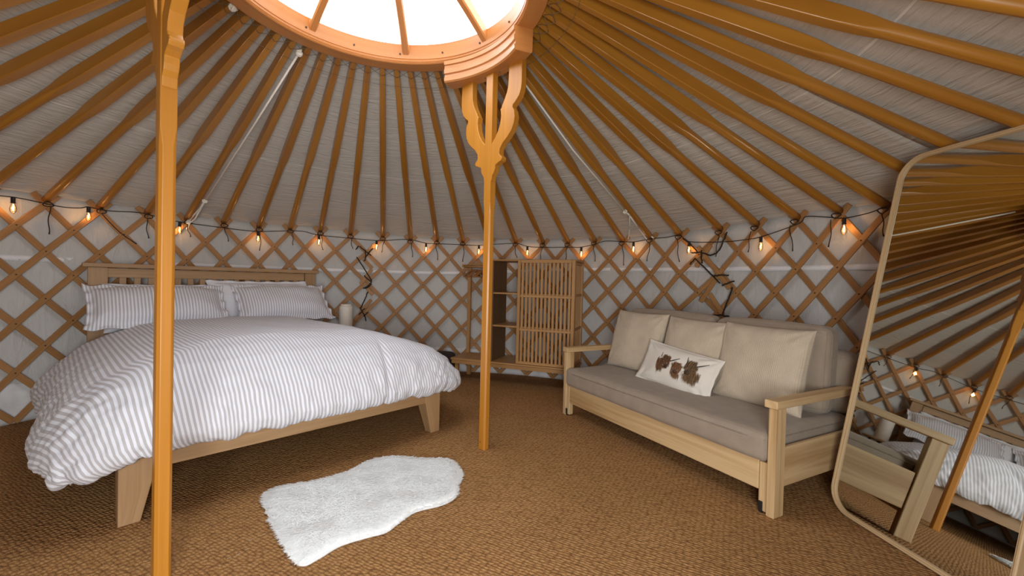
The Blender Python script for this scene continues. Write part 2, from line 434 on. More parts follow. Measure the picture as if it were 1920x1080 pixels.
    def prism(self, poly, O, X, Y, Z, z0, z1, smooth=False):
        """polygon (x,y) in plane X,Y at origin O, extruded along Z"""
        O, X, Y, Z = V(O), V(X), V(Y), V(Z); n = len(poly); b = len(self.v)
        for z in (z0, z1):
            for (x, y) in poly: self.v.append(tuple(O+X*x+Y*y+Z*z))
        off = random.random()*5
        self.face([b+i for i in range(n)][::-1], [(poly[i][1]+off, poly[i][0]+off) for i in range(n)][::-1])
        self.face([b+n+i for i in range(n)], [(poly[i][1]+off, poly[i][0]+off) for i in range(n)])
        for i in range(n):
            j = (i+1) % n
            self.face([b+i, b+j, b+n+j, b+n+i], [(poly[i][1]+off, off), (poly[j][1]+off, off), (poly[j][1]+off, off+z1-z0), (poly[i][1]+off, off+z1-z0)], smooth)

ROOT = {}
def link_mesh(name, mb, mat, parent=None, bevel=0.0, segs=2, origin=None):
    o_ = V(ROOT.get(parent.name, (0, 0, 0))) if parent else V(origin or (0, 0, 0))
    me = bpy.data.meshes.new(name)
    me.from_pydata([tuple(V(p)-o_) for p in mb.v], [], mb.f)
    uvl = me.uv_layers.new(name='UVMap')
    flat = [c for u in mb.uv for p in u for c in p]
    uvl.data.foreach_set('uv', flat)
    me.polygons.foreach_set('use_smooth', mb.sm)
    me.materials.append(mat); me.update()
    o = bpy.data.objects.new(name, me); COL.objects.link(o)
    if parent: o.parent = parent; ROOT[o.name] = ROOT.get(parent.name, (0, 0, 0))
    else: o.location = o_; ROOT[o.name] = tuple(o_)
    if bevel:
        b = o.modifiers.new('bevel', 'BEVEL'); b.width = bevel; b.segments = segs; b.limit_method = 'ANGLE'; b.angle_limit = math.radians(40)
    return o
def tag(o, label, cat, group=None):
    o['label'] = label; o['category'] = cat
    if group: o['group'] = group
    return o
def thing(name, label, cat, loc, group=None):
    o = bpy.data.objects.new(name, None); COL.objects.link(o); o.location = loc; o.empty_display_size = 0.1
    ROOT[o.name] = tuple(loc); return tag(o, label, cat, group)
def structure(o): o['kind'] = 'structure'; return o
X3, Y3, Z3 = V((1, 0, 0)), V((0, 1, 0)), V((0, 0, 1))
ORD = ['first', 'second', 'third', 'fourth', 'fifth', 'sixth', 'seventh', 'eighth', 'ninth', 'tenth', 'eleventh', 'twelfth',
       'thirteenth', 'fourteenth', 'fifteenth', 'sixteenth', 'seventeenth', 'eighteenth', 'nineteenth', 'twentieth']

# ================================================================== SETTING
# floor of woven matting
mb = MB()
ring_pts = [((RAD(a)+0.06)*math.cos(a), (RAD(a)+0.06)*math.sin(a)) for a in np.linspace(0, 2*PI, 96, endpoint=False)]
mb.prism(ring_pts, (0, 0, 0), X3, Y3, Z3, -0.04, 0.0)
structure(link_mesh('floor', mb, M['coir']))
mb = MB(); mb.lathe([(0.0, -0.06), (14, -0.06)], n=48, smooth=False)
structure(link_mesh('ground', mb, M['grass']))

# wall canvas, with a doorway gap behind the photographer
mb = MB(); rows, uvs = [], []
DW = math.radians(10.5)
angs = np.linspace(DOOR_A+DW, DOOR_A-DW+2*PI, 260)
for iz in range(25):
    z = iz/24.0
    row, uvr = [], []
    for a in angs:
        zt = head_z_at(a)+0.06; zz = z*zt
        fold = 0.016*noise.noise(V((a*9+zz*1.6, zz*3.0, 1.3)))+0.008*noise.noise(V((a*34+zz*5, zz*5, 7.7)))
        r = RAD(a)+0.045+fold
        row.append((r*math.cos(a), r*math.sin(a), zz)); uvr.append((a*BASE_R, zz))
    rows.append(row); uvs.append(uvr)
mb.quadmesh(rows, uvs)
w = structure(link_mesh('wall_round', mb, M['wall_canvas']))
sm = w.modifiers.new('solid', 'SOLIDIFY'); sm.thickness = 0.02; sm.offset = -1

# roof canvas (cone from lattice top to crown)
mb = MB(); rows, uvs = [], []
for it in range(33):
    t = it/32.0; row, uvr = [], []
    for a in np.linspace(0, 2*PI, 361):
        R = RAD(a)+0.11; zt = head_z_at(a)+0.020
        r = R+(0.77-R)*t; zz = zt+(2.455-zt)*t
        zz += 0.010*noise.noise(V((math.cos(a)*6*(1-t*0.6), math.sin(a)*6*(1-t*0.6), t*7)))*math.sin(PI*min(1, max(0, t)))
        row.append((r*math.cos(a), r*math.sin(a), zz)); uvr.append((a*1.6, t*2.1))
    rows.append(row); uvs.append(uvr)
mb.quadmesh(rows, uvs, flip=True)
c = structure(link_mesh('ceiling', mb, M['roof_canvas']))
sm = c.modifiers.new('solid', 'SOLIDIFY'); sm.thickness = 0.02; sm.offset = -1

# white tension band showing between the laths and a folded white skirt at the floor
def band_z(a):
    d = math.degrees(a) % 360
    return 1.073+0.068*sstep((97-d)/40.0) if d < 180 else 1.073
mb = MB(); rows, uvs = [[], []], [[], []]
for a in angs:
    for k, dz in enumerate((-0.018, 0.018)):
        r = RAD(a)+0.022; rows[k].append((r*math.cos(a), r*math.sin(a), band_z(a)+dz)); uvs[k].append((a*2.65, dz))
mb.quadmesh(rows, uvs)
o = structure(link_mesh('trim_1', mb, M['band'])); sm = o.modifiers.new('solid', 'SOLIDIFY'); sm.thickness = 0.003
mb = MB(); rows, uvs = [], []
for iz in range(9):
    zz = iz/8*0.26; row, uvr = [], []
    for a in angs:
        r = RAD(a)+0.024+0.008*math.sin(iz*PI)+0.010*noise.noise(V((a*5, zz*40, 3)))
        row.append((r*math.cos(a), r*math.sin(a), zz+0.012*noise.noise(V((a*7, iz*2.0, 9))) if iz else 0)); uvr.append((a*2.65, zz))
    rows.append(row); uvs.append(uvr)
mb.quadmesh(rows, uvs)
o = structure(link_mesh('baseboard_round', mb, M['skirt'])); sm = o.modifiers.new('solid', 'SOLIDIFY'); sm.thickness = 0.006

# door frame behind the photographer
da = V((math.cos(DOOR_A), math.sin(DOOR_A), 0)); dt = V((-da.y, da.x, 0))
mb = MB(); rr = RAD(DOOR_A)
for s in (-1, 1): mb.box(da*rr+dt*s*0.505+Z3*0.70, dt, da, Z3, 0.035, 0.05, 0.70)
mb.box(da*rr+Z3*1.42, dt, da, Z3, 0.54, 0.05, 0.035); mb.box(da*rr+Z3*0.02, dt, da, Z3, 0.47, 0.05, 0.02)
structure(link_mesh('door_1', mb, M['post'], bevel=0.004))

# ================================================================== LATTICE PANELS
ROW = 0.1545; NROWS = 9
def lath_points(j, sgn, lo, hi):
    """centre line of one lath through head j: sgn=+1 runs down towards higher index"""
    ks = [k for k in np.linspace(-0.42, NROWS, 40) if lo <= j+sgn*k/2 <= hi]
    out = []
    for k in ks:
        a, z = head_at(j+sgn*k/2); zz = z-k*ROW*(z/1.41)
        if zz < 0.008: continue
        out.append((a, zz))
    return out
def lath_mesh(pts, depth, w=0.038, t=0.011):
    mb = MB(); P = []
    for a, z in pts:
        r = RAD(a)-depth; P.append(V((r*math.cos(a), r*math.sin(a), z)))
    rows, uvs = [], []; L = 0; off = random.random()*7
    for i, p in enumerate(P):
        T = (P[min(i+1, len(P)-1)]-P[max(0, i-1)]).normalized()
        n = V((p.x, p.y, 0)).normalized(); S = T.cross(n).normalized()
        if i: L += (p-P[i-1]).length
        rows.append([p+S*w/2-n*t/2, p-S*w/2-n*t/2, p-S*w/2+n*t/2, p+S*w/2+n*t/2])
        uvs.append([(L+off, 0+off), (L+off, w+off), (L+off, w+t+off), (L+off, 2*w+t+off), (L+off, 2*w+2*t+off)])
    b = mb.quadmesh(rows, uvs, closed_u=True, smooth=False)
    mb.face([b+k for k in range(4)][::-1], [(0, 0)]*4); m = len(rows)-1
    mb.face([b+m*4+k for k in range(4)], [(0, 0)]*4)
    return mb
def stub(q0, q1, depth, w=0.036):
    p0, p1 = on_wall(*q0, -depth), on_wall(*q1, -depth); pts = []
    for i in range(6):
        p = p0.lerp(p1, i/5); pts.append((math.atan2(p.y, p.x), p.z))
    return lath_mesh(pts, depth, w)
k_door0 = (HA[24]-(DOOR_A+DW+0.03))/step+24      # head index just left of the doorway
k_door1 = (HA[24]-(DOOR_A-DW-0.03))/step+24
PANELS = [(-12.5, -3.5, 'wooden lattice wall panel left of the bed, mostly out of the picture'),
          (-3.5, 7.5, 'wooden lattice wall panel behind the bed headboard'),
          (7.5, 19.5, 'wooden lattice wall panel behind the bamboo wardrobe'),
          (19.5, 28.0, 'wooden lattice wall panel behind the right end of the sofa and the leaning mirror'),
          (28.0, k_door0, 'wooden lattice wall panel right of the leaning mirror, towards the doorway'),
          (k_door1, 46.5, 'wooden lattice wall panel left of the doorway behind the camera')]
for pi_, (lo, hi, lab) in enumerate(PANELS):
    a, z = head_at((lo+hi)/2); r = RAD(a)
    root = thing('lattice_panel', lab, 'lattice wall', (r*math.cos(a), r*math.sin(a), 0), 'folding lattice wall panels')
    e = 0.08 if pi_ < 4 else 0
    for sgn, dep in ((1, 0.030), (-1, 0.017)):
        # image-right = higher index; laths leaning like "/" (inner face) run down towards LOWER index
        s = -sgn
        for j in range(math.floor(lo)-6, math.ceil(hi)+7):
            pts = lath_points(j, s, lo-e, hi+e)
            if len(pts) < 4: continue
            link_mesh('lath', lath_mesh(pts, dep), M['lath'], root, bevel=0.002, segs=1)
    if pi_ == 2:
        for q in (((701, 459), (683, 482)), ((697, 505), (676, 533)), ((696, 562), (664, 601)), ((681, 486), (698, 503)), ((686, 538), (699, 553))):
            link_mesh('lath', stub(*q, 0.045), M['lath'], root, bevel=0.002, segs=1)
    if pi_ == 3:
        for q in (((1309, 463), (1368, 541)), ((1333, 459), (1306, 500)), ((1356, 503), (1314, 566)), ((1331, 551), (1356, 590))):
            link_mesh('lath', stub(*q, 0.045), M['lath'], root, bevel=0.002, segs=1)
    # leather knots at the crossings
    mb = MB()
    for k in range(0, NROWS+1):
        for i2 in range(math.ceil(2*lo), math.floor(2*hi)+1):
            if (i2+k) % 2: continue
            a, z = head_at(i2/2); zz = z-k*ROW*(z/1.41)
            if zz < 0.03: continue
            r = RAD(a)-0.037; p = V((r*math.cos(a), r*math.sin(a), zz)); n = V((p.x, p.y, 0)).normalized(); s_ = V((-n.y, n.x, 0))
            mb.prism([(0.0045*math.cos(q*PI/3), 0.0045*math.sin(q*PI/3)) for q in range(6)], p, s_, Z3, n, -0.003, 0.003)
    kn = link_mesh('lattice_knots', mb, M['bolt'], root); kn['kind'] = 'stuff'

# ================================================================== ROOF CROWN
RZ0, RZ1, RO, RI = 2.341, 2.455, 0.793, 0.690
crown = thing('crown_ring', 'large round orange wooden crown ring framing the bright skylight in the roof', 'roof crown', (0, 0, RZ0))
mb = MB()
prof = [(RI-0.006, RZ1), (RI-0.001, RZ0+0.030), (RI+0.003, RZ0+0.027), (RI-0.001, RZ0+0.022), (RI+0.001, RZ0+0.014), (RI+0.005, RZ0+0.011), (RI+0.002, RZ0+0.007),
        (RI+0.008, RZ0+0.001), (RI+0.014, RZ0), (RO-0.006, RZ0), (RO, RZ0+0.006), (RO, RZ1), (RI-0.006, RZ1)]
mb.lathe(prof, n=144, smooth=False)
link_mesh('ring', mb, M['ring'], crown)
for k in range(8):
    a = math.radians(3.8+45*k); d = V((math.cos(a), math.sin(a), 0)); s_ = V((-d.y, d.x, 0))
    mb = MB(); rows, uvs = [], []
    for i in range(13):
        t = i/12; r = RI-0.002-(RI-0.06)*t; z = 2.425+0.29*math.sin(t*PI/2)
        w_, h_ = 0.022, 0.032
        p = d*r+Z3*z
        rows.append([p+s_*w_-Z3*h_*0.7, p+s_*w_*0.7-Z3*h_, p-s_*w_*0.7-Z3*h_, p-s_*w_-Z3*h_*0.7, p-s_*w_+Z3*h_, p+s_*w_+Z3*h_]); uvs.append([(t*0.7, q*0.03+k) for q in range(7)])
    mb.quadmesh(rows, uvs, closed_u=True, smooth=False, flip=True); link_mesh('spoke', mb, M['ring'], crown)
mb = MB(); mb.lathe([(0.0, 2.76), (0.085, 2.755), (0.09, 2.70), (0.075, 2.675), (0.0, 2.67)][::-1], n=32); link_mesh('hub', mb, M['ring'], crown, bevel=0.004)
mb = MB()
for k in range(16):
    a = 2*PI*(k+0.3)/16; d = V((math.cos(a), math.sin(a), 0)); s_ = V((-d.y, d.x, 0))
    mb.prism([(0.0055*math.cos(q*PI/4), 0.0055*math.sin(q*PI/4)) for q in range(8)], d*(RI-0.003)+Z3*(RZ0+0.055+0.004*(k % 2)), s_, Z3, d, -0.004, 0.004)
link_mesh('pegs', mb, M['bolt'], crown)
mb = MB(); mb.lathe([(0.80, 2.470), (0.74, 2.56), (0.55, 2.70), (0.3, 2.80), (0.0, 2.83)], n=64)
o = link_mesh('crown_cover', mb, M['skyglass'], origin=(0, 0, 2.47)); tag(o, 'clear domed cover over the crown ring, blown out white by the sky', 'skylight cover')

# ================================================================== ROOF POLES
ring_fix = np.mean([HA[i]-(HA[12]-(i-12)*2*PI/TOTAL) for i in range(N_VIS)])
def ring_angle(i): return HA[12]+ring_fix-(i-12)*2*PI/TOTAL
POLE = {}
def pole_axis(i):
    a = HA[i]; r = RAD(a)-0.028
    foot = V((r*math.cos(a), r*math.sin(a), HZ[i]+0.028)); b = ring_angle(i)
    top = V((0.775*math.cos(b), 0.775*math.sin(b), 2.403))
    return foot, top
def pole_mesh(i):
    foot, top = pole_axis(i); T = (top-foot); L = T.length; T.normalize()
    S = T.cross(Z3).normalized(); U = S.cross(T)
    rnd = random.Random(i); sh = 0.50+rnd.uniform(-0.03, 0.03)
    st = [(0.0, 0.0220, 0.0220, 0.0220), (0.03, 0.0245, 0.0245, 0.0245), (sh-0.09, 0.0245, 0.0245, 0.0245), (sh-0.045, 0.0242, 0.0250, 0.0200), (sh-0.015, 0.0240, 0.0275, 0.0090), (sh+0.03, 0.0236, 0.0300, 0.0045), (0.8, 0.0200, 0.0295, 0.0035), (1.0, 0.0160, 0.0265, 0.0030)]
    mb = MB(); rows, uvs = [], []; n = 20; off = rnd.random()*6
    for t, a_, b_, cr in st:
        c_ = foot+T*L*t
        row = []
        for cx, sy, q0 in ((1, 1, 0), (-1, 1, 1), (-1, -1, 2), (1, -1, 3)):
            for k in range(5):
                q = PI/2*(q0+k/4*0.96+0.02)
                row.append(c_+S*(cx*(a_-cr)+cr*math.cos(q))+U*(sy*(b_-cr)+cr*math.sin(q)))
        rows.append(row); uvs.append([(L*t+off, 0.15*k/n) for k in range(n+1)])
    b = mb.quadmesh(rows, uvs, closed_u=True, flip=False, smooth=True)
    mb.face([b+k for k in range(n)][::-1], [(0, 0)]*n); m = len(rows)-1
    mb.face([b+m*n+k for k in range(n)], [(0, 0)]*n)
    return mb
def pole_label(i):
    if i == 12: return 'orange roof pole whose foot is hidden behind the far carved post'
    if i >= 40: i -= TOTAL
    if -8 <= i < 12: return 'orange roof pole, its foot the %s to the left of the far carved post' % ORD[11-i]
    if 12 < i <= 29: return 'orange roof pole, its foot the %s to the right of the far carved post' % ORD[i-13]
    return None
rndt = random.Random(3)
for i in range(TOTAL):
    foot, top = pole_axis(i)
    o = link_mesh('roof_pole', pole_mesh(i), M['pole'], origin=tuple(foot))
    wm = o.modifiers.new('weighted', 'WEIGHTED_NORMAL'); wm.weight = 90
    lab = pole_label(i)
    o['label'] = lab or 'orange roof pole above the doorway side of the tent, behind the camera'
    o['category'] = 'roof pole'; o['group'] = 'roof poles radiating from the crown' if lab else 'roof poles behind the camera'
    vis = i <= 26 or i >= 53
    if vis:
        # dark twine loop that ties the pole foot to the lattice, its end hanging down
        n = V((foot.x, foot.y, 0)).normalized(); s_ = V((-n.y, n.x, 0))
        mb = MB(); c_ = foot-n*0.02-Z3*0.03
        mb.tube([c_+s_*0.026*math.cos(q)+Z3*(0.016*math.sin(q))-n*(0.012+0.012*math.sin(q*2)) for q in np.linspace(0, 2*PI, 14)], 0.0034, 6)
        ln = rndt.uniform(0.10, 0.19); sx = rndt.uniform(-0.03, 0.03)
        st_ = c_-s_*rndt.uniform(-0.02, 0.02)-n*0.03-Z3*0.02
        if i == 0: ln, sx = 0.20, 0.20
        if i == 20: sx = -0.02
        mb.tube([st_+(-s_ if True else s_)*(sx*t**1.3+0.005*math.sin(t*7+i))-Z3*(ln*t)-n*0.004*t for t in np.linspace(0, 1, 9)], [0.0030]*8+[0.0045], 6)
        link_mesh('tie_cord', mb, M['twine'], o)

# thin criss-cross lacing just outside the crown
mb = MB()
def pole_pt(i, t, dn=0.03):
    f, t_ = pole_axis(i % TOTAL); return f.lerp(t_, t)-Z3*dn
for i in range(TOTAL):
    a, b = pole_pt(i, 0.955, 0.034), pole_pt(i+1, 0.985, 0.034); c_, d_ = pole_pt(i, 0.985, 0.034), pole_pt(i+1, 0.955, 0.034)
    mb.tube([a, (a+b)/2-Z3*0.004, b], 0.0014, 5); mb.tube([c_, (c_+d_)/2-Z3*0.006, d_], 0.0014, 5)
    e0, e1 = pole_pt(i, 0.925, 0.036), pole_pt(i+1, 0.925, 0.036); mb.tube([e0, (e0+e1)/2-Z3*0.003, e1], 0.0010, 5)
tag(link_mesh('lacing_twine', mb, M['lace'], origin=(0, 0, 2.35)), 'thin criss-cross twine laced between the pole tips around the crown ring', 'twine')

# ================================================================== CARVED POSTS
PHI = 0.832
OUT = [(0.0, 1.585), (0.030, 1.585), (0.036, 1.615), (0.050, 1.632), (0.058, 1.650), (0.060, 1.672), (0.085, 1.684), (0.104, 1.690), (0.113, 1.702), (0.108, 1.715), (0.096, 1.722), (0.090, 1.735), (0.094, 1.760),
       (0.115, 1.788), (0.150, 1.815), (0.180, 1.846), (0.197, 1.880), (0.203, 1.915), (0.199, 1.950), (0.186, 1.972), (0.186, 1.984), (0.208, 2.000), (0.232, 2.025), (0.246, 2.058), (0.250, 2.095), (0.249, 2.16), (0.247, 2.235)]
INN = [(0.150, 2.235), (0.150, 2.16), (0.148, 2.10), (0.138, 2.065), (0.120, 2.03), (0.104, 2.004), (0.098, 1.988), (0.090, 1.985), (0.094, 1.972), (0.098, 1.945), (0.092, 1.905), (0.076, 1.865), (0.052, 1.83), (0.036, 1.812), (0.0, 1.80)]
def post(name_label, P, ang):
    """ang: azimuth of the post as seen from the crown centre"""
    n = V((math.cos(ang), math.sin(ang), 0)); t = V((-n.y, n.x, 0)); P = V(P)
    root = thing('support_post', name_label, 'post', tuple(P), None)
    hx, hy = 0.0275, 0.0225
    # shaft: chamfered below 1.55, square above
    def oct_(c, z): return [(hx-c, -hy), (hx, -hy+c), (hx, hy-c), (hx-c, hy), (-hx+c, hy), (-hx, hy-c), (-hx, -hy+c), (-hx+c, -hy)]
    mb = MB(); rows, uvs = [], []
    for z, c in ((0.0, 0.008), (0.06, 0.009), (1.40, 0.009), (1.47, 0.002), (1.60, 0.002), (2.215, 0.002)):
        rows.append([P+t*x+n*y+Z3*z for x, y in oct_(c, z)]); uvs.append([(z, k*0.03) for k in range(9)])
    b = mb.quadmesh(rows, uvs, closed_u=True, smooth=False); mb.face([b+k for k in range(8)][::-1], [(0, 0)]*8)
    m = (len(rows)-1)*8; mb.face([b+m+k for k in range(8)], [(0, 0)]*8)
    link_mesh('shaft', mb, M['post'], root, bevel=0.0015, segs=1)
    for s in (1, -1):
        mb = MB(); poly = [(s*x, z) for x, z in OUT+INN]
        if s < 0: poly = poly[::-1]
        # start just at the shaft's flank
        mb.prism([(x if abs(x) > 0.001 else s*0.024, z) for x, z in poly], P, t, Z3, n, -0.020, 0.020)
        link_mesh('carved_bracket', mb, M['post'], root, bevel=0.005, segs=2)
    # curved moulded block under the ring
    mb = MB(); zb, zt = 2.215, RZ0
    prof = [(RI-0.012, zt), (RI-0.012, zt-0.022), (RI-0.004, zt-0.026), (RI-0.004, zt-0.044), (RI-0.010, zt-0.050), (RI-0.010, zt-0.074), (RI-0.001, zt-0.080), (RI-0.001, zt-0.094),
            (RI-0.008, zt-0.100), (RI-0.006, zt-0.118), (RI+0.002, zb), (RO-0.012, zb), (RO-0.006, zb+0.01), (RO-0.004, zt), (RI-0.012, zt)]
    mb.lathe(prof[:-1], n=36, a0=ang-math.radians(25.2), a1=ang+math.radians(25.2), smooth=False)
    # close the top face
    link_mesh('capital_block', mb, M['ring'], root)
    mb = MB()
    for s in (-0.17, -0.06, 0.06, 0.17):
        q = P+t*s-n*(0.0)+Z3*2.213
        mb.prism([(0.005*math.cos(k*PI/4), 0.005*math.sin(k*PI/4)) for k in range(8)], q, t, n, Z3, -0.003, 0.001)
    link_mesh('screws', mb, M['chrome'], root)
    return root, n, t
Pn = V((math.cos(PHI), math.sin(PHI), 0)); Pt = V((-Pn.y, Pn.x, 0))
far_post, fn, ft = post('carved golden wooden post with scrolled brackets standing in the middle of the matting', Pn*0.742-Pt*0.006, PHI)
mb = MB(); q = Pn*0.742-Pt*0.006-Pn*0.023+Z3*0.045+Pt*0.004
mb.prism([(0.004*math.cos(k*PI/4), 0.004*math.sin(k*PI/4)) for k in range(8)], q, Pt, Z3, Pn, -0.002, 0.003)
link_mesh('screw', mb, M['chrome'], far_post)
near_post, _, _ = post('carved golden wooden post nearest the camera, in front of the bed', V((-0.470, -0.604, 0)), PHI+PI+math.radians(3.2))

# ================================================================== STRING LIGHTS
CABLE = [(150, 390), (166, 388), (200, 395), (255, 398), (275, 402), (306, 409), (337, 416), (365, 420), (418, 427), (450, 431), (484, 434), (515, 433.5), (545, 433), (570, 434), (598, 441), (650, 446), (680, 449), (706, 451),
         (722, 451), (765, 449), (799, 456), (820, 457), (870, 459), (898, 460), (930, 458), (968, 456.5), (989, 462), (1021, 464), (1068, 463.5), (1090, 463.5), (1118, 457), (1135, 452), (1170, 453), (1188, 453.5), (1224, 447.5),
         (1250, 445), (1275, 441), (1292, 453), (1356, 453.5), (1400, 449), (1427, 444), (1480, 426), (1503, 416), (1512, 406), (1550, 407), (1583, 409), (1630, 399), (1662, 387), (1690, 386)]
pts = [on_wall(x, y, -0.062) for x, y in CABLE]
left = []
for k in range(1, 9):
    a, z = head_at(-k*0.8); r = RAD(a)-0.062
    left.append(V((r*math.cos(a), r*math.sin(a), z+0.012-0.02*(k % 2))))
pts = left[::-1]+pts
dense = []
for i in range(len(pts)-1):
    for s in np.linspace(0, 1, 5, endpoint=False):
        p0, p1, p2, p3 = pts[max(0, i-1)], pts[i], pts[i+1], pts[min(len(pts)-1, i+2)]
        dense.append(0.5*((2*p1)+(p2-p0)*s+(2*p0-5*p1+4*p2-p3)*s*s+(3*p1-p0-3*p2+p3)*s**3))
dense.append(pts[-1])
string = thing('string_lights', 'black cable of small glowing amber bulbs strung along the top of the lattice', 'string lights', tuple(pts[len(pts)//2]))
mb = MB(); mb.tube(dense, 0.0032, 6); link_mesh('cable', mb, M['cord'], string)
BULBS = [(166, 388), (337, 416), (484, 434), (598, 441), (706, 451), (799, 456), (898, 460), (989, 462), (1090, 463.5), (1188, 453.5), (1292, 453), (1427, 444), (1583, 409)]
bpos = [on_wall(x, y, -0.066) for x, y in BULBS]
bpos += [left[1], left[4], left[7]]
for bi, p in enumerate(bpos):
    mb = MB(); mb.lathe([(0, 0), (0.010, 0), (0.0105, -0.004), (0.0105, -0.030), (0.0125, -0.032), (0.0125, -0.036), (0.0, -0.036)], c=(p.x, p.y, p.z-0.002), n=14)
    so = link_mesh('bulb_holder', mb, M['black'], string)
    mb = MB(); z = p.z-0.038
    mb.lathe([(0.0075, 0), (0.010, -0.008), (0.0155, -0.022), (0.0175, -0.036), (0.0155, -0.050), (0.009, -0.061), (0.003, -0.066), (0.0, -0.0665)], c=(p.x, p.y, z), n=16)
    link_mesh('bulb', mb, M['bulb_glass'], so)
    mb = MB()
    mb.tube([V((p.x, p.y, z-0.006)), V((p.x+0.003, p.y, z-0.018)), V((p.x-0.002, p.y, z-0.034)), V((p.x+0.002, p.y, z-0.048))], [0.0022, 0.0038, 0.0042, 0.0024], 6)
    link_mesh('filament', mb, M['filament'], so)
    ld = bpy.data.lights.new('bulb_glow', 'POINT'); ld.energy = 0.35; ld.color = (1.0, 0.52, 0.18); ld.shadow_soft_size = 0.012
    lo_ = bpy.data.objects.new('bulb_glow', ld); COL.objects.link(lo_); lo_.location = V((p.x, p.y, z-0.03)); 

# ================================================================== ROPES
def rope(name, label, strands, mat, rad, cat, knots=()):
    mb = MB(); first = None
    for st_ in strands:
        first = first or st_[0]
        if 'lashing' in name:
            q = []
            for a, b in zip(st_, st_[1:]):
                for t in np.linspace(0, 1, 5, endpoint=False):
                    p = a.lerp(b, t); q.append(p+V((noise.noise(p*60), noise.noise(p*60+V((9, 0, 0))), noise.noise(p*60+V((0, 9, 0)))))*0.006)
            st_ = q+[st_[-1]]
        mb.tube(st_, rad, 7)
    for k in knots:
        k = V(k)
        for q in range(3):
            ax = V((random.uniform(-1, 1), random.uniform(-1, 1), random.uniform(-1, 1))).normalized(); b1 = ax.orthogonal().normalized(); b2 = ax.cross(b1)
            mb.tube([k+(b1*math.cos(t)+b2*math.sin(t))*rad*2.4 for t in np.linspace(0, 2*PI, 10)], rad, 6)
    return tag(link_mesh(name, mb, mat, origin=tuple(first)), label, cat)
rp = lambda L, off: [on_roof(x, y, off) for x, y in L]
wl = lambda L, off: [on_wall(x, y, -off) for x, y in L]
k1 = on_roof(384, 377, -0.07)
rope('tie_rope', 'white rope hanging from the crown down to the lattice behind the bed', [[on_roof(565, 93, -0.05), on_roof(475, 236, -0.075), k1], [k1, on_roof(374, 392, -0.06), on_wall(360, 407, -0.07), on_wall(351, 419, -0.06)], [k1, on_wall(366, 410, -0.07), on_wall(356, 418, -0.07), on_wall(350, 430, -0.06)]], M['rope'], 0.0062, 'rope', [k1, on_roof(561, 100, -0.06), on_wall(353, 416, -0.065)])
k2 = on_roof(1172, 397, -0.07)
rope('tie_rope', 'white rope running from the crown to the lattice above the sofa', [[on_roof(976, 146, -0.05), on_roof(1075, 282, -0.075), k2], [k2, on_roof(1180, 403, -0.07), on_wall(1181, 425, -0.08), on_wall(1178, 449, -0.065)], [on_roof(1176, 400, -0.07), on_wall(1200, 425, -0.06), on_wall(1226, 447, -0.06)], [on_roof(1178, 401, -0.07), on_wall(1196, 426, -0.07), on_wall(1213, 449, -0.06)]], M['rope'], 0.0060, 'rope', [k2])
k3 = on_roof(436, 14, -0.05)
rope('tie_rope', 'short knot of white rope at the crown edge, upper left', [[on_roof(432, 10, -0.045), k3, on_roof(445, 19, -0.05)]], M['rope'], 0.006, 'rope', [k3])
rope('lashing_rope', 'dark twine lashing two lattice panels together beside the bed', [wl([(674, 462), (684, 470), (696, 479)], 0.062), wl([(684, 468), (686, 478), (685, 488), (682, 489)], 0.064), wl([(699, 465), (691, 475), (684, 484)], 0.062), wl([(672, 461), (667, 468)], 0.06),
     wl([(669, 482), (684, 505), (697, 527)], 0.062), wl([(683, 517), (690, 524), (697, 529), (690, 536), (681, 541)], 0.064), wl([(697, 532), (688, 540), (681, 540)], 0.06), wl([(690, 547), (684, 561), (677, 577)], 0.05), wl([(675, 576), (679, 585), (684, 592), (686, 602)], 0.062), wl([(684, 578), (677, 585), (673, 590)], 0.062), wl([(690, 585), (682, 593)], 0.06)], M['twine'], 0.0058, 'rope')
rope('lashing_rope', 'dark twine lashing two lattice panels together above the sofa', [wl([(1281, 447), (1292, 455), (1304, 468), (1308, 474)], 0.064), wl([(1297, 474), (1312, 473), (1332, 479), (1343, 475), (1352, 463), (1363, 435)], 0.064), wl([(1303, 484), (1320, 501), (1336, 517), (1350, 531)], 0.062),
     wl([(1336, 518), (1350, 516), (1366, 516)], 0.066), wl([(1354, 535), (1365, 531), (1377, 527)], 0.06), wl([(1374, 539), (1364, 566), (1354, 591)], 0.05), wl([(1334, 592), (1350, 590), (1367, 593)], 0.06), wl([(1315, 469), (1315, 482), (1317, 494)], 0.062), wl([(1302, 485), (1298, 490), (1294, 496)], 0.055)], M['twine'], 0.0058, 'rope')

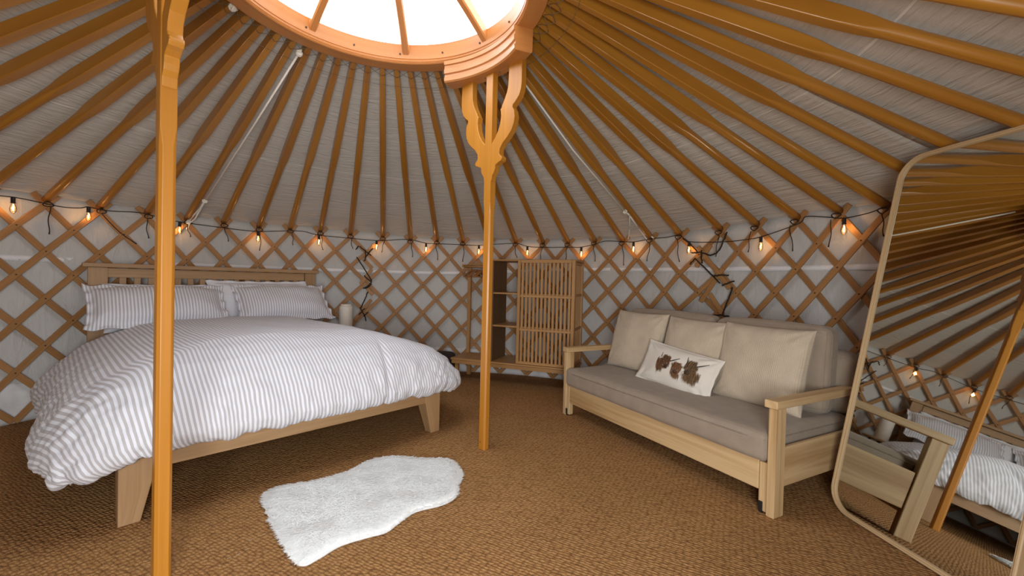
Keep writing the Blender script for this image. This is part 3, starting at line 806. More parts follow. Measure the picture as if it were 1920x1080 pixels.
# ================================================================== BED
B0 = V((-0.864, -0.333, 0)); BU = V((math.cos(0.832), math.sin(0.832), 0)); BV = V((-BU.y, BU.x, 0)); BW, BL = 1.568, 2.018
def bp_(s, t, z): return B0+BU*s+BV*t+Z3*z
bed = thing('bed', 'pale oak king-size bed frame with slatted headboard against the lattice', 'bed', tuple(bp_(BW/2, BL/2, 0)))
mb = MB(); mb.box(bp_(BW/2, 0.022, 0.262), BU, BV, Z3, BW/2-0.01, 0.015, 0.062); link_mesh('foot_rail', mb, M['oak'], bed, bevel=0.003)
for s in (0.024, BW-0.024):
    mb = MB(); mb.box(bp_(s, BL/2, 0.262), BU, BV, Z3, 0.015, BL/2-0.04, 0.062); link_mesh('side_rail', mb, M['oak'], bed, bevel=0.003)
def leg_hexa(s0, s1, s1b, t0, t1, t1b, z1):
    """outer edge s0/t0 straight, inner edge tapering to s1b/t1b at the floor"""
    mb = MB(); pts = []; loc = []
    for z, si, ti in ((0, s1b, t1b), (z1*0.62, s1, t1), (z1, s1, t1)):
        pts.append([bp_(s0, t0, z), bp_(si, t0, z), bp_(si, ti, z), bp_(s0, ti, z)])
    uvs = [[(z, k*0.09) for k in range(5)] for z in (0, z1*0.62, z1)]
    fl = (s1-s0)*(t1-t0) < 0
    b = mb.quadmesh(pts, uvs, closed_u=True, smooth=False, flip=fl)
    lo_ = [b+k for k in range(4)]; hi_ = [b+8+k for k in range(4)]
    mb.face(lo_ if fl else lo_[::-1], [(0, 0), (0, .1), (.1, .1), (.1, 0)]); mb.face(hi_[::-1] if fl else hi_, [(0, 0), (0, .1), (.1, .1), (.1, 0)])
    return mb
for s0, s1, s1b in ((0.0, 0.115, 0.068), (BW, BW-0.115, BW-0.068)):
    link_mesh('leg', leg_hexa(s0, s1, s1b, 0.0, 0.10, 0.062, 0.33), M['oak'], bed, bevel=0.003)
hb = link_mesh('headboard', (lambda m: (m.box(bp_(0.052, BL-0.02, 0.515), BU, BV, Z3, 0.052, 0.022, 0.515), m.box(bp_(BW-0.047, BL-0.02, 0.515), BU, BV, Z3, 0.047, 0.022, 0.515),
     m.box(bp_(BW/2, BL-0.02, 0.992), BU, BV, Z3, BW/2-0.10, 0.016, 0.034), m.box(bp_(BW/2, BL-0.02, 0.50), BU, BV, Z3, BW/2-0.10, 0.016, 0.06), m)[-1])(MB()), M['oak'], bed, bevel=0.003)
mb = MB(); mb.box(bp_(BW/2, BL-0.02, 1.045), BU, BV, Z3, BW/2+0.028, 0.042, 0.0145); link_mesh('headboard_cap', mb, M['oak'], bed, bevel=0.004)
ns = 17; gap0, gap1 = 0.104, BW-0.094; pitch = (gap1-gap0)/ns
for k in range(1, ns):
    mb = MB(); mb.box(bp_(gap0+pitch*k, BL-0.02, 0.76), BU, BV, Z3, 0.0195, 0.010, 0.205); link_mesh('headboard_slat', mb, M['oak'], bed, bevel=0.002, segs=1)
mb = MB(); mb.box(bp_(BW/2, BL/2+0.035, 0.435), BU, BV, Z3, BW/2-0.09, BL/2-0.085, 0.105); link_mesh('mattress', mb, M['mattress'], bed, bevel=0.06, segs=4)

# ---- duvet: puffy cover draped over foot and sides
PROF = [(-0.9, 0.012), (-0.55, 0.010), (-0.38, 0.0), (-0.25, -0.018), (-0.13, -0.055), (-0.03, -0.115), (0.04, -0.18), (0.085, -0.25), (0.107, -0.305), (0.102, -0.342), (0.080, -0.366), (0.050, -0.358)]
_d = [0.0]
for k in range(1, len(PROF)): _d.append(_d[-1]+math.hypot(PROF[k][0]-PROF[k-1][0], PROF[k][1]-PROF[k-1][1]))
i0 = 2; _d = [q-_d[i0] for q in _d]           # arc length measured from where the bend starts
DMAX = _d[-1]
def prof_at(d): return float(np.interp(d, _d, [p[0] for p in PROF])), float(np.interp(d, _d, [p[1] for p in PROF]))
EDGE = PROF[i0][0]
ZTOP = 0.648
def duvet_point(s, t):
    """fabric coords: s across (0..BW on top plane), t from foot. bend zone measured from inset lines"""
    sl, sr, tf = -EDGE, BW+EDGE, -EDGE          # inset lines (0.38 inside)
    a = (sl-s) if s < sl else ((s-sr) if s > sr else 0.0); sa = -1 if s < sl else 1
    b = (tf-t) if t < tf else 0.0
    if a > 0 and b > 0:
        p_ = 3.2; d = (a**p_+b**p_)**(1/p_); th = math.atan2(b, a)
        x, z = prof_at(d*(1-0.13*math.sin(2*th)**2)); out = x-EDGE
        k = (math.cos(th)**p_+math.sin(th)**p_)**(-1/p_)       # rounded-square corner
        S = (sl if sa < 0 else sr)+sa*out*math.cos(th)*k; T_ = tf-out*math.sin(th)*k
        us, ut, dd = s, t, d
    else:
        d = max(a, b); x, z = prof_at(d) if d > 0 else (EDGE, 0.0); out = x-EDGE if d > 0 else 0
        S = s if a == 0 else (sl if sa < 0 else sr)+sa*out
        T_ = t if b == 0 else tf-out
        us, ut, dd = s, t, d
    zc = ZTOP+z
    if a > 0:                                   # the cover hangs wider and lower on the left, a little wider on the right
        q = sstep(a/DMAX); S += sa*(0.13 if sa < 0 else 0.16)*q; zc -= (0.085*q**3 if sa < 0 else 0.02*q)
    # crown of filling on top
    puff = 0.022*math.sin(PI*min(1, max(0, S/BW)))
    zc += puff*(1 if dd == 0 else max(0, 1-dd/0.4))
    return S, T_, zc, us, ut, dd
mb = MB(); rows, uvs = [], []
ss = np.linspace(-EDGE-DMAX, BW+EDGE+DMAX, 190); tt = np.linspace(-EDGE-DMAX, 1.66, 170)
raw = []
for t in tt:
    raw.append([duvet_point(s, t) for s in ss])
P = np.array([[q[:3] for q in r] for r in raw]); UVd = np.array([[q[3:] for q in r] for r in raw])
Nn = np.cross(np.gradient(P, axis=1), np.gradient(P, axis=0)); Nn /= np.linalg.norm(Nn, axis=2, keepdims=True)+1e-9
for i in range(len(tt)):
    row, uvr = [], []
    for j in range(len(ss)):
        S, T_, z = P[i, j]; us, ut, dd = UVd[i, j]
        w_ = 0.010*noise.noise(V((us*3.1, ut*2.3, 0.4)))+0.006*noise.noise(V((us*8.0+ut*3, ut*5.5, 3.1)))
        # diagonal pulled creases on the foot drop, gathers at the hem
        k = sstep((dd-0.22)/0.45)
        al = us+0.35*ut
        w_ += 1.1*k*(0.024*noise.noise(V((al*5.0, ut*2.2, 8.0)))+0.020*abs(noise.noise(V((al*9.0, ut*5.0, 2.0))))+0.014*abs(noise.noise(V((us*17-ut*6, ut*6, 5))))-0.010*abs(noise.noise(V((us*12+ut*14, ut*12, 15)))))
        # one long crease towards the right of the foot drop
        cr = (us-1.10-0.25*(ut+0.30)); w_ -= 0.016*math.exp(-(cr/0.022)**2)*sstep((dd-0.05)/0.2)*sstep((0.30-ut)/0.25)
        cr2 = (us-0.05-0.8*(ut+0.25)); w_ -= 0.014*math.exp(-(cr2/0.02)**2)*sstep((dd-0.45)/0.15)*sstep((0.10-ut)/0.2)
        n_ = Nn[i, j]
        hem = 0.010*noise.noise(V((us*7, ut*7, 11)))*sstep((dd-0.6)/0.2)
        q = (S+n_[0]*w_, T_+n_[1]*w_, z+n_[2]*w_+hem)
        row.append(bp_(*q)); uvr.append((us, ut))
    rows.append(row); uvs.append(uvr)
mb.quadmesh(rows, uvs)
duv = link_mesh('duvet', mb, M['stripe'], origin=tuple(bp_(BW/2, 0.8, 0.6)))
sd = duv.modifiers.new('solid', 'SOLIDIFY'); sd.thickness = 0.012; sd.offset = -1
tag(duv, 'puffy duvet in grey and white stripes draped over the bed', 'duvet')

# ---- pillows and cushions
def pillow_mesh(w, h, thick, nu=44, nv=32, flange=0.0, pinch=0.05, seed=0, wr=0.006, front_only=False, bend=0.0):
    """local: x across, y up, z thickness; lies in xy-plane centred at origin. Two skins sharing a seam"""
    def surf(u, v, side):
        fu = 1-2*flange/w; fv = 1-2*flange/h
        au, av = min(1, abs(u)/fu), min(1, abs(v)/fv)
        inflate = max(0.0, (1-au**2.6))**0.48*max(0.0, (1-av**2.6))**0.48
        x = u*w/2*(1-pinch*(1-v*v)*abs(u)**3); y = v*h/2*(1-pinch*(1-u*u)*abs(v)**3)
        z = side*(thick/2*inflate+0.002)
        nn = V((x*6+seed*3.7, y*6, side*2+seed)); z += side*inflate**0.5*wr*noise.noise(nn*1.3)*2
        # creases radiating from the corners
        ang = math.atan2(1-abs(v), 1.001-abs(u)); rad_ = math.hypot(1-abs(u), 1-abs(v))
        z += side*wr*0.8*math.sin(ang*11+seed)*math.exp(-((rad_-0.35)/0.22)**2)*min(1, inflate*2)
        if flange:
            e = max(abs(u)-fu, 0)/(1-fu) if fu < 1 else 0; e2 = max(abs(v)-fv, 0)/(1-fv) if fv < 1 else 0
            fa = min(1, (flange/0.04)**1.5); z += fa*(0.016*e*math.sin(v*13+seed)+0.010*e2*math.sin(u*17+seed))
        z += bend*(u*u)*w
        return V((x, y, z))
    mb = MB()
    us = [math.sin(q)*0.5+q/PI*1.0 for q in np.linspace(-PI/2, PI/2, nu)]; mx = max(us); us = [q/mx for q in us]
    vs = [math.sin(q)*0.5+q/PI*1.0 for q in np.linspace(-PI/2, PI/2, nv)]; mv = max(vs); vs = [q/mv for q in vs]
    for side in (1, -1):
        rows = [[surf(u, v, side) for u in us] for v in vs]; uvs = [[(u*w/2+0.37*seed, v*h/2) for u in us] for v in vs]
        mb.quadmesh(rows, uvs, flip=side < 0)
    # join the seam
    nU, nV = len(us), len(vs); b2 = nU*nV
    ring = [j for j in range(nU)]+[i*nU+nU-1 for i in range(1, nV)]+[(nV-1)*nU+j for j in range(nU-2, -1, -1)]+[i*nU for i in range(nV-2, 0, -1)]
    for a, b in zip(ring, ring[1:]+ring[:1]):
        mb.face([a, a+b2, b+b2, b], [(0, 0), (0, .002), (.002, .002), (.002, 0)])
    return mb, surf
def place(mb, C, XA, YA):
    """put local pillow coordinates at centre C with x along XA and y along YA (z = XA x YA)"""
    XA = V(XA).normalized(); YA = V(YA); YA = (YA-XA*YA.dot(XA)).normalized(); ZA = XA.cross(YA)
    mb.v = [tuple(V(C)+XA*p[0]+YA*p[1]+ZA*p[2]) for p in mb.v]
    return lambda p: V(C)+XA*p[0]+YA*p[1]+ZA*p[2]
def cushion(name, label, cat, C, XA, YA, mat, group=None, pipe=None, **kw):
    mb, surf = pillow_mesh(**kw); f = place(mb, C, XA, YA)
    o = link_mesh(name, mb, mat, origin=tuple(C)); tag(o, label, cat, group)
    return o, surf, f
lean = (BV*0.72+Z3*0.70).normalized(); lean2 = (BV*0.45+Z3*0.89).normalized()
cushion('pillow', 'white pillow standing against the headboard behind the left striped pillow', 'pillow', bp_(0.42, 1.875, 0.745), BU, lean2, M['whitecloth'], 'pillows on the bed', w=0.70, h=0.38, thick=0.13, flange=0.02, seed=3)
cushion('pillow', 'white pillow showing above the right striped pillow, against the headboard', 'pillow', bp_(1.08, 1.865, 0.765), BU, lean2, M['whitecloth'], 'pillows on the bed', w=0.80, h=0.42, thick=0.13, flange=0.03, seed=5)
cushion('pillow', 'grey and white striped pillow on the left of the bed, its frilled end ruffled', 'pillow', bp_(0.375, 1.745, 0.762), BU, lean, M['stripe'], 'pillows on the bed', w=0.82, h=0.41, thick=0.19, flange=0.045, seed=1, wr=0.008)
cushion('pillow', 'grey and white striped pillow on the right of the bed', 'pillow', bp_(1.215, 1.745, 0.768), BU, lean, M['stripe'], 'pillows on the bed', w=0.77, h=0.42, thick=0.19, flange=0.04, seed=2, wr=0.008)

# ================================================================== BEDSIDE (mostly hidden by the duvet)
bc = V((-0.93, 2.07, 0))
tb = thing('bedside_table', 'small oak bedside table between bed and lattice carrying the white lamp', 'bedside table', tuple(bc))
mb = MB(); mb.lathe([(0, 0.455), (0.155, 0.455), (0.16, 0.46), (0.16, 0.472), (0.155, 0.478), (0, 0.478)], c=tuple(bc), n=40); link_mesh('tabletop', mb, M['oak'], tb)
for k in range(3):
    a = k*2*PI/3+0.4; d = V((math.cos(a), math.sin(a), 0)); mb = MB(); mb.tube([bc+d*0.10+Z3*0.456, bc+d*0.145], [0.014, 0.010], 10); link_mesh('leg', mb, M['oak'], tb)
lp = bc+V((0.0, 0.0, 0.478))
lamp = thing('table_lamp', 'white cylindrical ceramic lamp just beyond the far edge of the bed', 'lamp', tuple(lp))
mb = MB(); mb.lathe([(0, 0.0), (0.060, 0.0), (0.0625, 0.006), (0.0625, 0.235), (0.060, 0.246), (0.054, 0.252), (0.0, 0.252)], c=tuple(lp), n=40); link_mesh('body', mb, M['ceramic'], lamp)
mb = MB(); mb.lathe([(0.0, 0.250), (0.049, 0.250), (0.050, 0.262), (0.046, 0.268), (0.0, 0.269)], c=tuple(lp), n=36); link_mesh('lid', mb, M['ceramic'], lamp)

bk = V((-0.065, 2.40, 0))
mb = MB(); mb.lathe([(0, 0.0), (0.125, 0.0), (0.145, 0.02), (0.150, 0.13), (0.146, 0.232), (0.13, 0.245), (0.0, 0.255)], c=tuple(bk), n=40)
o = link_mesh('pouffe', mb, M['basket'], origin=tuple(bk)); tag(o, 'low dark brown round pouffe half hidden between the bed and the wardrobe', 'pouffe')

# ================================================================== WARDROBE
WO = V((1.144, 1.862, 0)); WX = V((0.938, -0.346, 0)).normalized(); WY = V((-WX.y, WX.x, 0))   # WY points to the wall
def wp(s, d, z): return WO+WX*s+WY*d+Z3*z
ward = thing('wardrobe', 'open bamboo wardrobe with slatted sliding door standing against the lattice behind the far post', 'wardrobe', tuple(wp(-0.5, 0.18, 0)))
S0, S1, DEP, ZB, ZT = -1.165, 0.085, 0.375, 0.17, 1.212
SD = -0.728                                      # divider panel
def wbox(name, s0, s1, d0, d1, z0, z1, mat='bamboo', parent=None, bevel=0.002):
    mb = MB(); mb.box(wp((s0+s1)/2, (d0+d1)/2, (z0+z1)/2), WX, WY, Z3, (s1-s0)/2, (d1-d0)/2, (z1-z0)/2)
    return link_mesh(name, mb, M[mat], parent or ward, bevel=bevel, segs=1)
wbox('base_board', S0, S1, 0.0, DEP, 0.205, 0.225); wbox('base_rail', S0+0.01, S1-0.01, 0.004, 0.028, ZB, 0.204); wbox('base_rail', S0+0.01, S1-0.01, DEP-0.03, DEP-0.006, ZB, 0.204)
for s in (S0+0.05, S1-0.05):
    for d in (0.05, DEP-0.05): wbox('leg', s-0.018, s+0.018, d-0.018, d+0.018, 0.0, ZB)
wbox('top_board', SD-0.012, S1, 0.0, DEP, ZT-0.016, ZT)
wbox('divider_panel', SD-0.010, SD+0.008, 0.006, DEP-0.01, 0.226, ZT-0.017, 'walnut_panel')
for z in (0.572, 0.886): wbox('shelf', SD+0.009, S1-0.036, 0.006, DEP-0.012, z-0.008, z+0.008)
for d in (0.004, DEP-0.034): wbox('corner_upright', S1-0.034, S1-0.004, d, d+0.030, 0.226, ZT-0.017)
for z in (0.572, 0.886, 0.245, 1.18): wbox('side_rail', S1-0.030, S1-0.010, 0.036, DEP-0.036, z-0.012, z+0.012)
mb = MB()
for k in range(7):
    d = 0.075+k*0.037; mb.box(wp(S1-0.020, d, 0.71), WX, WY, Z3, 0.004, 0.006, 0.455)
link_mesh('side_slats', mb, M['bamboo'], ward, bevel=0.001, segs=1)
# clothes rail bay on the left
for d in (DEP-0.045,): wbox('end_upright', S0+0.010, S0+0.045, d, d+0.030, 0.226, 1.165)
wbox('end_rail', S0+0.010, SD-0.012, DEP-0.045, DEP-0.015, 1.166, 1.188)
mb = MB(); mb.tube([wp(S0+0.02, 0.195, 1.145), wp(SD-0.010, 0.195, 1.145)], 0.010, 12); link_mesh('clothes_rail', mb, M['bamboo'], ward)
mb = MB(); mb.box(wp(S0+0.026, 0.255, 1.150), WX, WY, Z3, 0.009, 0.078, 0.014); link_mesh('rail_bracket', mb, M['bamboo'], ward)
# sliding door
door = wbox('sliding_door', -0.462, -0.434, -0.030, -0.008, 0.232, ZT-0.004)
DS0, DS1, DZ0, DZ1 = -0.462, 0.082, 0.232, ZT-0.004
wbox('door_stile', DS1-0.030, DS1, -0.030, -0.008, DZ0, DZ1, parent=door)
for z0, z1 in ((DZ0, DZ0+0.026), (0.545, 0.567), (0.858, 0.880), (DZ1-0.030, DZ1)): wbox('door_rail', DS0+0.029, DS1-0.031, -0.029, -0.009, z0, z1, parent=door)
nsl = 13; gapw = (DS1-DS0-0.06)/nsl
for k in range(nsl):
    s = DS0+0.03+gapw*(k+0.5); wbox('door_slat', s-0.0105, s+0.0105, -0.023, -0.013, DZ0+0.02, DZ1-0.024, parent=door, bevel=0.001)
wbox('door_track', SD-0.01, S1, -0.034, -0.002, 0.214, 0.228)
# hangers bunched on the clothes rail
def hanger():
    root = thing('coat_hanger', 'wooden coat hanger bunched with others on the wardrobe rail behind the post', 'coat hanger', (0, 0, 0), 'wooden coat hangers on the wardrobe rail')
    mb = MB(); mb.tube([V((0, 0.21*u, -0.045-0.085*abs(u)**1.3)) for u in np.linspace(-1, 1, 13)], [0.006]+[0.010]*11+[0.006], 8); link_mesh('shoulder', mb, M['hanger'], root)
    mb = MB(); mb.tube([V((0, -0.175, -0.122)), V((0, 0.175, -0.122))], 0.0055, 8); link_mesh('trouser_bar', mb, M['hanger'], root)
    mb = MB(); mb.tube([V((0, 0, -0.05)), V((0, 0, -0.018))]+[V((0, 0.014*math.sin(q), 0.0-0.014*math.cos(q))) for q in np.linspace(0, PI*1.45, 9)], 0.0016, 6); link_mesh('hook', mb, M['chrome'], root)
    return root
h0 = hanger()
for k in range(6):
    if k == 0: r = h0; kids = []
    else:
        r = h0.copy(); COL.objects.link(r)
        for ch in h0.children:
            c_ = ch.copy(); COL.objects.link(c_); c_.parent = r
    r.location = wp(S0+0.130+k*0.026, 0.195, 1.145)
    r.rotation_euler = (0, 0, math.atan2(WX.y, WX.x)+[-0.10, 0.06, -0.04, 0.10, 0.02, -0.06][k]); r.scale = (0.85,)*3

# ================================================================== SOFA
SO = V((1.062, 1.262, 0)); SU = V((0.728, -1.391, 0)).normalized(); SV = V((-SU.y, SU.x, 0))   # SU along the front, SV to the wall
SL = 1.60
def sp_(u, v, z): return SO+SU*u+SV*v+Z3*z
sofa = thing('sofa', 'pale pine sofa bed with taupe upholstery standing in front of the lattice', 'sofa', tuple(sp_(SL/2, 0.38, 0)))
def sbox(name, u0, u1, v0, v1, z0, z1, mat='pine', parent=None, bevel=0.004, grain=None):
    mb = MB(); mb.box(sp_((u0+u1)/2, (v0+v1)/2, (z0+z1)/2), SU, SV, Z3, (u1-u0)/2, (v1-v0)/2, (z1-z0)/2, grain=grain)
    return link_mesh(name, mb, M[mat], parent or sofa, bevel=bevel)
AD = 0.80; ZA = 0.512
for u0 in (0.0, SL-0.036):
    sbox('leg', u0, u0+0.036, 0.0, 0.072, 0.0, ZA-0.036)
    sbox('leg', u0, u0+0.036, AD-0.072, AD, 0.0, ZA-0.036)
    e0, e1 = (u0-0.006, u0+0.052) if u0 < 1 else (u0-0.016, u0+0.042)
    sbox('armrest', e0, e1, -0.008, AD+0.004, ZA-0.035, ZA)
    m0 = u0+0.007 if u0 < 1 else u0+0.010
    sbox('side_panel', m0, m0+0.020, 0.073, AD-0.073, 0.125, 0.300)
# pull-out front frame
sbox('front_rail', 0.075, SL-0.075, 0.006, 0.028, 0.100, 0.236)
for u0 in (0.038, SL-0.074): 
    lg = sbox('front_leg', u0, u0+0.036, 0.006, 0.042, 0.010, 0.228)
    cu = u0+(0.013 if u0 > 1 else 0.008)
    mb = MB(); mb.tube([sp_(cu-0.006, 0.012, 0.0115), sp_(cu+0.006, 0.012, 0.0115)], 0.0112, 16); link_mesh('castor', mb, M['black'], lg)
    mb = MB(); mb.box(sp_(cu, 0.005, 0.032), SU, SV, Z3, 0.0085, 0.006, 0.021); link_mesh('castor_housing', mb, M['black'], lg, bevel=0.002)
sbox('seat_deck', 0.04, SL-0.04, 0.030, AD-0.08, 0.200, 0.226)
sbox('back_rail', 0.037, SL-0.037, AD-0.034, AD-0.006, 0.24, 0.44)
def slab(name, u0, u1, v0, v1, z0, z1, rad, mat, puff=0.0, tilt=0.0, seed=0, piping=True):
    """upholstered block with rounded edges, softly crowned top, piping on its rims"""
    n = 26; mb = MB(); hx, hy, hz = (u1-u0)/2, (v1-v0)/2, (z1-z0)/2
    def pt(x, y, z):
        q = V((max(-hx+rad, min(hx-rad, x)), max(-hy+rad, min(hy-rad, y)), max(-hz+rad, min(hz-rad, z))))
        d = V((x, y, z))-q; p = q+(d.normalized()*rad if d.length > 1e-9 else d)
        fx, fy, fz = 1-(p.x/hx)**2, 1-(p.y/hy)**2, 1-(p.z/hz)**2
        if abs(z) >= hz-1e-6: p.z += math.copysign(puff*max(0, fx)**0.5*max(0, fy)**0.5, z)
        if abs(y) >= hy-1e-6: p.y += math.copysign(puff*max(0, fx)**0.5*max(0, fz)**0.5, y)
        w_ = 0.004*noise.noise(V((p.x*5+seed, p.y*5, p.z*5)))
        p += V((0, 0, w_)) if abs(z) >= hz-1e-6 else V((0, w_, 0))
        y2 = p.y+tilt*(p.z+hz)
        return sp_((u0+u1)/2+p.x, (v0+v1)/2+y2, (z0+z1)/2+p.z)
    g = [math.sin(q*PI/2) for q in np.linspace(-1, 1, n)]
    for ax in range(3):
        for sgn in (-1, 1):
            rows, uvs = [], []
            for a in g:
                row, uvr = [], []
                for b in g:
                    c_ = [0, 0, 0]; c_[ax] = sgn; c_[(ax+1) % 3] = a; c_[(ax+2) % 3] = b
                    x, y, z = c_[0]*hx, c_[1]*hy, c_[2]*hz
                    row.append(pt(x, y, z)); o2 = [x, y, z]; del o2[ax]; uvr.append((o2[0]+seed, o2[1]+ax))
                rows.append(row); uvs.append(uvr)
            mb.quadmesh(rows, uvs, flip=sgn < 0)
    o = link_mesh(name, mb, M[mat], sofa)
    wd = o.modifiers.new('weld', 'WELD'); wd.merge_threshold = 0.0006
    if piping:
        mb = MB(); e = rad*0.29
        def loop(fix):
            L = []
            segs = [(-1, -1), (1, -1), (1, 1), (-1, 1), (-1, -1)]
            for (a0, b0), (a1, b1) in zip(segs, segs[1:]):
                for q in np.linspace(0, 1, 14, endpoint=False): L.append(fix(a0+(a1-a0)*q, b0+(b1-b0)*q))
            L.append(L[0]); return L
        if piping == 'top': L = loop(lambda a, b: pt(a*(hx-0), b*(hy-0), hz-rad))
        else: L = loop(lambda a, b: pt(a*(hx-0), -hy+rad*0.9, b*(hz-0)))
        mb.tube(L, 0.0032, 6, cap=False); link_mesh('piping', mb, M['piping'], o)
    return o
slab('seat_cushion', 0.040, SL-0.040, -0.012, AD-0.10, 0.229, 0.358, 0.028, 'sofa', puff=0.012, seed=1, piping='top')
slab('backrest', 0.042, SL-0.004, AD-0.16, AD-0.012, 0.36, 0.675, 0.06, 'sofa', puff=0.010, seed=2, piping=None)
slab('back_cushion', 0.10, 0.865, 0.515, 0.645, 0.368, 0.800, 0.045, 'sofa', puff=0.022, tilt=0.06, seed=3, piping='front')
slab('back_cushion', 0.875, SL-0.07, 0.515, 0.645, 0.368, 0.795, 0.045, 'sofa', puff=0.022, tilt=0.06, seed=4, piping='front')
# loose cushions on the sofa
up1 = (SV*0.26+Z3*0.96)
def scush(label, u, v, z, w_, h_, thick, up, roll, mat, seed, group, **kw):
    XA = (SU+Z3*roll).normalized()
    return cushion('cushion', label, 'cushion', sp_(u, v, z), XA, up, M[mat], group, w=w_, h=h_, thick=thick, seed=seed, **kw)
G = 'loose cushions on the sofa'
scush('beige corduroy cushion at the left end of the sofa', 0.300, 0.445, 0.578, 0.50, 0.45, 0.15, up1, 0.0, 'corduroy', 1, G, pinch=0.045)
scush('beige corduroy cushion in the middle of the sofa, behind the printed one', 0.795, 0.462, 0.572, 0.50, 0.44, 0.14, up1, -0.01, 'corduroy', 2, G, pinch=0.045)
scush('beige corduroy cushion at the right end of the sofa', 1.245, 0.442, 0.572, 0.50, 0.45, 0.15, up1, 0.0, 'corduroy', 4, G, pinch=0.045)
cow, csurf, cplace = scush('cream oblong cushion printed with three shaggy highland cows', 0.790, 0.312, 0.470, 0.580, 0.280, 0.105, (SV*0.38+Z3*0.92), -0.095, 'linen', 6, G, pinch=0.06, flange=0.010, wr=0.009)
# the printed cattle: short brush strokes lying on the cushion face
class Ink:
    def __init__(self): self.mb = MB(); self.col = []
    def pt(self, u, v, lift): return cplace(csurf(u, v, 1))+lift
    def stroke(self, u, v, du, dv, w, c, curve=0.0):
        n = 4; A = []
        L = math.hypot(du*2, dv); px, py = -dv/L, du*2/L
        lift = cnorm*(0.0010+len(self.col)*2.6e-7+random.uniform(0, 0.0004))
        for k in range(n+1):
            t = k/n; wd = w*(1-t*0.75)*(0.6+0.4*min(1, t*4)); cu = curve*t*t
            bu, bv = u+du*t+px*cu/2, v+dv*t+py*cu
            A.append((self.pt(bu+px*wd/2, bv+py*wd, lift), self.pt(bu-px*wd/2, bv-py*wd, lift)))
        b = len(self.mb.v)
        for p, q in A: self.mb.v += [tuple(p), tuple(q)]
        for k in range(n):
            self.mb.face([b+2*k, b+2*k+1, b+2*k+3, b+2*k+2], [(0, 0)]*4, True); self.col.append(c)
XA_ = (SU+Z3*-0.095).normalized(); cnorm = XA_.cross((SV*0.38+Z3*0.92)).normalized()
ink = Ink(); rc = random.Random(11); random.seed(12)
def shade(base, v):
    f = 1+rc.uniform(-v, v); return tuple(max(0.003, c*f*(1+rc.uniform(-0.08, 0.08))) for c in base)
BR, DK, RD, GD = (0.17, 0.085, 0.042), (0.035, 0.022, 0.016), (0.24, 0.10, 0.05), (0.33, 0.20, 0.10)
def tufts(u0, v0, u1, v1, su, sv, n, pal, du, dv, w=0.0075, var=0.4):
    """n hairs rooted along a line, scattered by su,sv, each of length (du,dv) +- 40 percent"""
    for k in range(n):
        t = rc.random(); u = u0+(u1-u0)*t+rc.gauss(0, su); v = v0+(v1-v0)*t+rc.gauss(0, sv); f = rc.uniform(0.6, 1.4)
        ink.stroke(u, v, du*f+rc.uniform(-0.014, 0.014), dv*f, w, shade(rc.choice(pal), var), rc.uniform(-0.02, 0.02))
def cow_head(cu, cv, k, turn, pal, dark, body, horns, ears):
    """shaggy head at (cu,cv), size k, muzzle turned by 'turn' (+ right); body = hair lines hanging behind the head"""
    for b in body: tufts(*[q for q in b], pal=pal, du=0.035*turn*k if False else 0.0, dv=-0.20*k)
    # rounded poll and cheeks
    for q in range(int(620*k)):
        a = rc.uniform(0, 2*PI); r = math.sqrt(rc.random())
        ink.stroke(cu+0.135*k*r*math.cos(a), cv+0.30*k*r*math.sin(a)+0.04, rc.uniform(-0.01, 0.01)+0.02*turn, -rc.uniform(0.06, 0.13)*k, 0.0100, shade(rc.choice(pal), 0.35), rc.uniform(-0.02, 0.02))
    # long fringe parted over the face
    tufts(cu-0.10*k, cv+0.30*k, cu+0.10*k, cv+0.30*k, 0.012, 0.03, int(120*k), pal+[dark], 0.03*turn*k, -0.26*k)
    # muzzle
    mu, mv = cu+0.055*turn*k, cv-0.18*k
    for q in range(int(150*k)):
        a = rc.uniform(0, 2*PI); r = math.sqrt(rc.random())
        ink.stroke(mu+0.062*k*r*math.cos(a), mv+0.125*k*r*math.sin(a), rc.uniform(-0.008, 0.008), -0.03, 0.010, shade(dark, 0.35))
    for q in range(int(40*k)):
        a = rc.uniform(0.15, PI-0.15); ink.stroke(mu+0.052*k*math.cos(a), mv+0.10*k*math.sin(a), 0.008, -0.012, 0.008, shade((0.22, 0.19, 0.17), 0.3))
    for s_ in (-1, 1):
        for q in range(5): ink.stroke(mu+s_*0.028*k+rc.uniform(-0.004, 0.004), mv+0.03*k, 0.003, -0.035, 0.010, (0.006, 0.005, 0.005))
        for q in range(6): ink.stroke(cu+s_*0.062*k+0.02*turn*k, cv+0.08*k, rc.uniform(-0.01, 0.01), -0.035, 0.010, (0.010, 0.007, 0.006))
    ink.stroke(mu-0.03*k, mv-0.07*k, 0.06*k, 0.0, 0.008, (0.008, 0.007, 0.006))
    for e in ears: tufts(*e, pal=[dark]+pal, du=0.0, dv=-0.09*k)
    for h in horns:
        for q in range(3): ink.stroke(h[0], h[1]+0.008*q, h[2], h[3], 0.024, (0.055, 0.042, 0.034), h[4])
BRN = [(0.155, 0.075, 0.038), (0.10, 0.05, 0.027), (0.20, 0.095, 0.048)]
GLD = [(0.26, 0.155, 0.075), (0.15, 0.085, 0.042), (0.19, 0.125, 0.065), (0.085, 0.05, 0.03)]
cow_head(-0.170, 0.12, 0.95, 1, BRN, (0.050, 0.032, 0.024), [(-0.36, 0.24, -0.31, -0.22, 0.022, 0.05, 190), (-0.31, 0.10, -0.24, -0.18, 0.030, 0.05, 150)],
         [(-0.315, 0.28, -0.012, 0.24, 0.02), (-0.035, 0.22, 0.20, 0.20, 0.05)], [(-0.30, 0.22, -0.24, 0.20, 0.015, 0.03, 40)])
